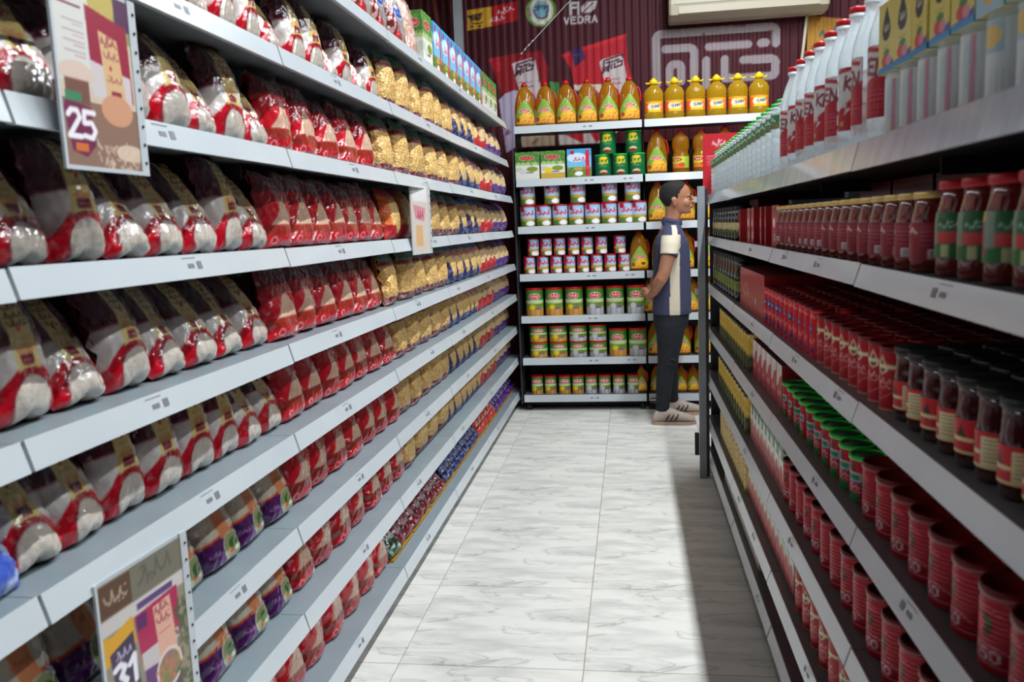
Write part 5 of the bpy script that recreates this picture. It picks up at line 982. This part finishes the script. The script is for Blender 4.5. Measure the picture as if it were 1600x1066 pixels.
# trainers
M_suede = mat('beige_suede', (186, 170, 156), rough=0.85, var=.15, bscale=60); M_sole = mat('gum_sole', (176, 150, 130), rough=.7, var=.1, bscale=40); M_str = mat('black_leather_stripe', (44, 44, 46), rough=.6)
def shoe(x, y, ang):
    r = link('shoe', None, man, (x, y, 0), (0, 0, ang)); b = MB(); L_ = [(-.055, .03, .035, .03), (-.045, .045, .06, .04), (-.02, .05, .1, .043), (.02, .053, .108, .045), (.05, .054, .098, .046), (.09, .05, .085, .047), (.13, .043, .068, .048), (.17, .038, .056, .049), (.2, .033, .046, .044), (.222, .028, .036, .03), (.23, .024, .03, .014)]
    n = 20; P = np.zeros((len(L_), n, 3))
    for i, (xx, zc, zt, w) in enumerate(L_):
        for k in range(n):
            t = 2*pi*k/n; P[i, k] = (xx, w*np.sign(cos(t))*abs(cos(t))**.8, .02+(zt-.0)*(.5+.5*sin(t)) if True else 0)
    b.grid(P, wrap=True, flip=False); b.f.append(tuple(range(n-1, -1, -1))); b.f.append(tuple(range(b.n-n, b.n)))
    uo = link('upper', b.mesh('upper', M_suede), r)
    o_ = [(.052*abs(sin(pi*min(1, max(0, (q+.066)/.31)))) ** .35) for q in (0,)]
    b = MB(); N_ = 30; xs_ = [(-.064+.304*k/N_) for k in range(N_+1)]; wd = [.047*(max(0.0, 1-abs((q-.085)/.1525)**3.2))**.5*(1+.12*sin((q-.03)*9)) for q in xs_]; loop = [(a, -w_) for a, w_ in zip(xs_, wd)]+[(a, w_) for a, w_ in list(zip(xs_, wd))[::-1][1:-1]]
    m_ = len(loop); V = [(a, c, z_) for z_ in (0.0, .024) for a, c in loop]; b.add(V, [(i, (i+1) % m_, (i+1) % m_+m_, i+m_) for i in range(m_)]+[tuple(range(m_-1, -1, -1)), tuple(range(m_, 2*m_))]); link('sole', b.mesh('sole', M_sole, smooth=False), r)
    for s in (-1, 1):
        for k in range(3):
            x0 = .035+k*.03; b = MB(); b.tube([(x0, s*.0465, .035), (x0+.012, s*.0475, .055), (x0+.022, s*.0405, .078)], [.0095, .0095, .008], 6, flat=.5); link('side_stripe', b.mesh('side_stripe', M_str), uo)
    for k in range(4): link('lace', MB().tube([(.06+k*.02, -.026, .1-k*.008), (.06+k*.02, 0, .108-k*.009), (.06+k*.02, .026, .1-k*.008)], .004, 6).mesh('lace', M_white), uo)
    link('tongue', MB().tube([(.055, 0, .085), (.045, 0, .115), (.04, 0, .13)], [.02, .022, .018], 10, flat=.4).mesh('tongue', M_suede), uo)
shoe(.182, -.135, .0); shoe(.262, .145, .12)
# ---------------------------------------------------------------- printed signs clipped to the shelf edges
def sign(x, y, z, w, h, cv, label, rot, m=M_paper):
    r = link('price_sign', None, None, (x, y, z), rot); tag(r, label, 'sign')
    b = MB(); nu, nv = cv.nu, cv.nv; u = np.linspace(-w/2, w/2, nu+1); v = np.linspace(-h, 0, nv+1); U, V = np.meshgrid(u, v); b.grid(np.stack([U, 0*U-.0015, V], -1), cv.out()); link('printed_sheet', b.mesh('printed_sheet', m, color=True), r)
    t = .006; link('plastic_sleeve', boxm('plastic_sleeve', M_strip, (-w/2-t, 0, -h-t, w/2+t+.014, .0015, t)), r)
    link('sleeve_edge', boxm('sleeve_edge', M_strip, (w/2, -.003, -h-t, w/2+t+.014, 0, t), (-w/2-t, -.003, -h-t, -w/2, 0, t), (-w/2, -.003, -h-t, w/2, 0, -h)), r)
    q = MB().lathe([(.0025, -.0008), (.0025, .0008)], 8); q.v[0] = np.stack([q.v[0][:, 0], q.v[0][:, 2], q.v[0][:, 1]], -1); hm_ = q.mesh('punched_hole', M_black)
    for k in range(9): link('punched_hole', hm_, r, (w/2+.012, -.004, -h*(k+.5)/9))
    return r
def cv_sign25():
    w, h = .17, .28; c = Cv(w, h, 90, 140, (206, 190, 170)); c.rect(0, h*.45, w*.45, h, (214, 212, 206)); c.rect(w*.45, h*.75, w, h, (150, 150, 90)); c.ell(w*.62, h*.93, .03, .03, (190, 170, 90)); c.rect(w*.8, h*.82, w, h, (84, 40, 78)); c.rect(w*.05, h*.86, w*.35, h*.875, (130, 60, 90)); c.script(w*.08, h*.92, .05, .016, (110, 140, 90), 4)
    c.poly([(w*.4, h*.9), (w*.95, h*.84), (w*.97, h*.4), (w*.42, h*.4)], (150, 22, 54)); c.poly([(w*.4, h*.6), (w*.95, h*.55), (w*.95, h*.4), (w*.42, h*.4)], (206, 196, 196))
    for k in range(4): c.rect(w*.1, h*(.78-k*.055), w*.36, h*(.788-k*.055), (170, 150, 150)); c.rect(w*.22, h*(.76-k*.055), w*.36, h*(.765-k*.055), (190, 140, 150))
    c.poly([(w*.55, h*.78), (w*.8, h*.75), (w*.88, h*.34), (w*.6, h*.37)], (214, 176, 130)); c.rect(w*.66, h*.39, w*.8, h*.45, (140, 26, 60)); c.script(w*.58, h*.7, .035, .016, (150, 60, 70), 3); c.script(w*.6, h*.63, .035, .012, (150, 60, 70), 5); c.ell(w*.68, h*.58, .003, .004, (190, 20, 40)); c.script(w*.62, h*.5, .035, .01, (150, 60, 70), 7)
    c.rect(0, 0, w, h*.36, (140, 108, 92)); c.ell(w*.72, h*.34, w*.22, h*.09, (206, 150, 116)); c.ell(w*.22, h*.5, w*.22, h*.07, (214, 192, 176)); c.rect(w*.06, h*.34, w*.36, h*.47, (120, 76, 66)); c.rect(w*.05, h*.35, w*.25, h*.4, (60, 130, 90)); c.ell(w*.85, h*.1, w*.2, h*.05, (214, 190, 170)); c.speckle(w*.4, 0, w, h*.14, (206, 184, 160), 60, .008, 3)
    c.poly([(w*.02, h*.3), (w*.04, h*.35), (w*.36, h*.33), (w*.38, h*.12), (w*.25, h*.05), (w*.08, h*.08)], (110, 34, 74)); c.text('25', w*.06, h*.16, h*.14, (240, 236, 240), wd=.0085, asp=.62); c.rect(w*.12, h*.08, w*.28, h*.125, (206, 110, 50)); return c
def cv_sign31():
    w, h = .2, .28; c = Cv(w, h, 90, 130, (150, 140, 120)); c.rect(0, h*.8, w*.36, h*.99, (96, 70, 54)); c.rect(w*.36, h*.78, w, h, (120, 116, 100)); c.script(w*.45, h*.86, .08, .03, (96, 92, 84), 4); c.script(w*.06, h*.86, .05, .02, (180, 160, 140), 5); c.rect(0, h*.7, w, h*.79, (206, 200, 196)); c.rect(w*.4, h*.725, w*.85, h*.765, (96, 70, 120))
    c.poly([(0, h*.7), (w*.1, h*.68), (w*.34, h*.72), (w*.36, h*.55), (0, h*.52)], (220, 164, 50)); c.poly([(w*.36, h*.7), (w*.9, h*.72), (w*.9, h*.4), (w*.4, h*.4)], (176, 40, 84)); c.rect(w*.38, h*.6, w*.5, h*.69, (96, 40, 100)); c.poly([(w*.4, h*.45), (w*.88, h*.45), (w*.86, h*.3), (w*.42, h*.3)], (206, 196, 196)); c.poly([(w*.42, h*.34), (w*.86, h*.3), (w*.86, h*.06), (w*.44, h*.06)], (104, 60, 120))
    c.poly([(w*.58, h*.68), (w*.8, h*.69), (w*.85, h*.3), (w*.62, h*.3)], (226, 172, 150)); c.script(w*.6, h*.62, .035, .016, (150, 70, 80), 3); c.script(w*.61, h*.55, .035, .014, (150, 70, 80), 5); c.rect(w*.62, h*.49, w*.78, h*.495, (190, 90, 90))
    c.ell(w*.72, h*.24, w*.17, h*.13, (226, 206, 196)); c.ell(w*.72, h*.24, w*.14, h*.105, (150, 116, 110)); c.speckle(w*.6, h*.17, w*.84, h*.3, (110, 140, 70), 24, .012, 4); c.speckle(w*.6, h*.17, w*.84, h*.3, (206, 120, 90), 20, .01, 6); c.speckle(w*.86, 0, w, h*.6, (80, 90, 60), 50, .012, 5)
    c.poly([(w*.06, h*.58), (w*.33, h*.63), (w*.37, h*.24), (w*.12, h*.18)], (70, 56, 84)); c.script(w*.12, h*.52, .035, .014, (206, 200, 214), 4); c.text('31', w*.1, h*.34, h*.15, (240, 238, 244), wd=.0105, asp=.55); c.rect(w*.15, h*.22, w*.3, h*.26, (190, 130, 60)); c.ell(w*.15, h*.05, w*.2, h*.08, (190, 160, 140)); return c
def cv_sign3():
    w, h = .2, .28; c = Cv(w, h, 40, 56, (206, 196, 186)); c.rect(w*.1, h*.75, w*.9, h*.97, (222, 222, 220)); c.poly([(w*.1, h*.7), (w*.8, h*.65), (w*.7, h*.45), (w*.2, h*.5)], (206, 140, 150)); c.rect(w*.2, h*.1, w*.6, h*.4, (214, 170, 120)); c.script(w*.3, h*.5, .07, .03, (170, 50, 80), 4); return c
sign(-.795, 1.215, 1.772, .185, .265, cv_sign25(), 'large price sign reading 25 hanging from the upper left shelves', (0, radians(0), pi/2))
sign(-.842, 1.266, .852, .225, .29, cv_sign31(), 'large price sign reading 31 hanging low over the purple rice packets', (0, 0, pi/2-.06))
sign(-.822, 3.27, 1.575, .19, .27, cv_sign3(), 'narrow looking price sign edge on between macaroni and green topped pasta', (0, 0, pi/2-.12))
cr = Cv(.24, .32, 40, 52, (190, 16, 34)); cr.text('2', .15, .25, .045, (240, 226, 226), wd=.01, asp=.9); cr.script(.05, .255, .08, .03, (240, 226, 226), 3)
for k in range(4): cr.rect(.02, .2-k*.014, .1+.05*(k % 2), .206-k*.014, (220, 120, 130))
cr.rect(.08, .03, .22, .13, (226, 220, 220))
r = link('promotion_card', None, None, (.49, 4.66, 1.5), (0, 0, 0)); tag(r, 'red promotional card standing behind the small water bottles', 'sign')
b = MB(); U, V = np.meshgrid(np.linspace(-.1, .14, 41), np.linspace(.02, .34, 53)); b.grid(np.stack([U, 0*U, V], -1), cr.out()); link('card_face', b.mesh('card_face', M_paper, color=True), r); link('card_back', boxm('card_back', M_redlid, (-.1, .0006, .016, .14, .003, .34)), r)
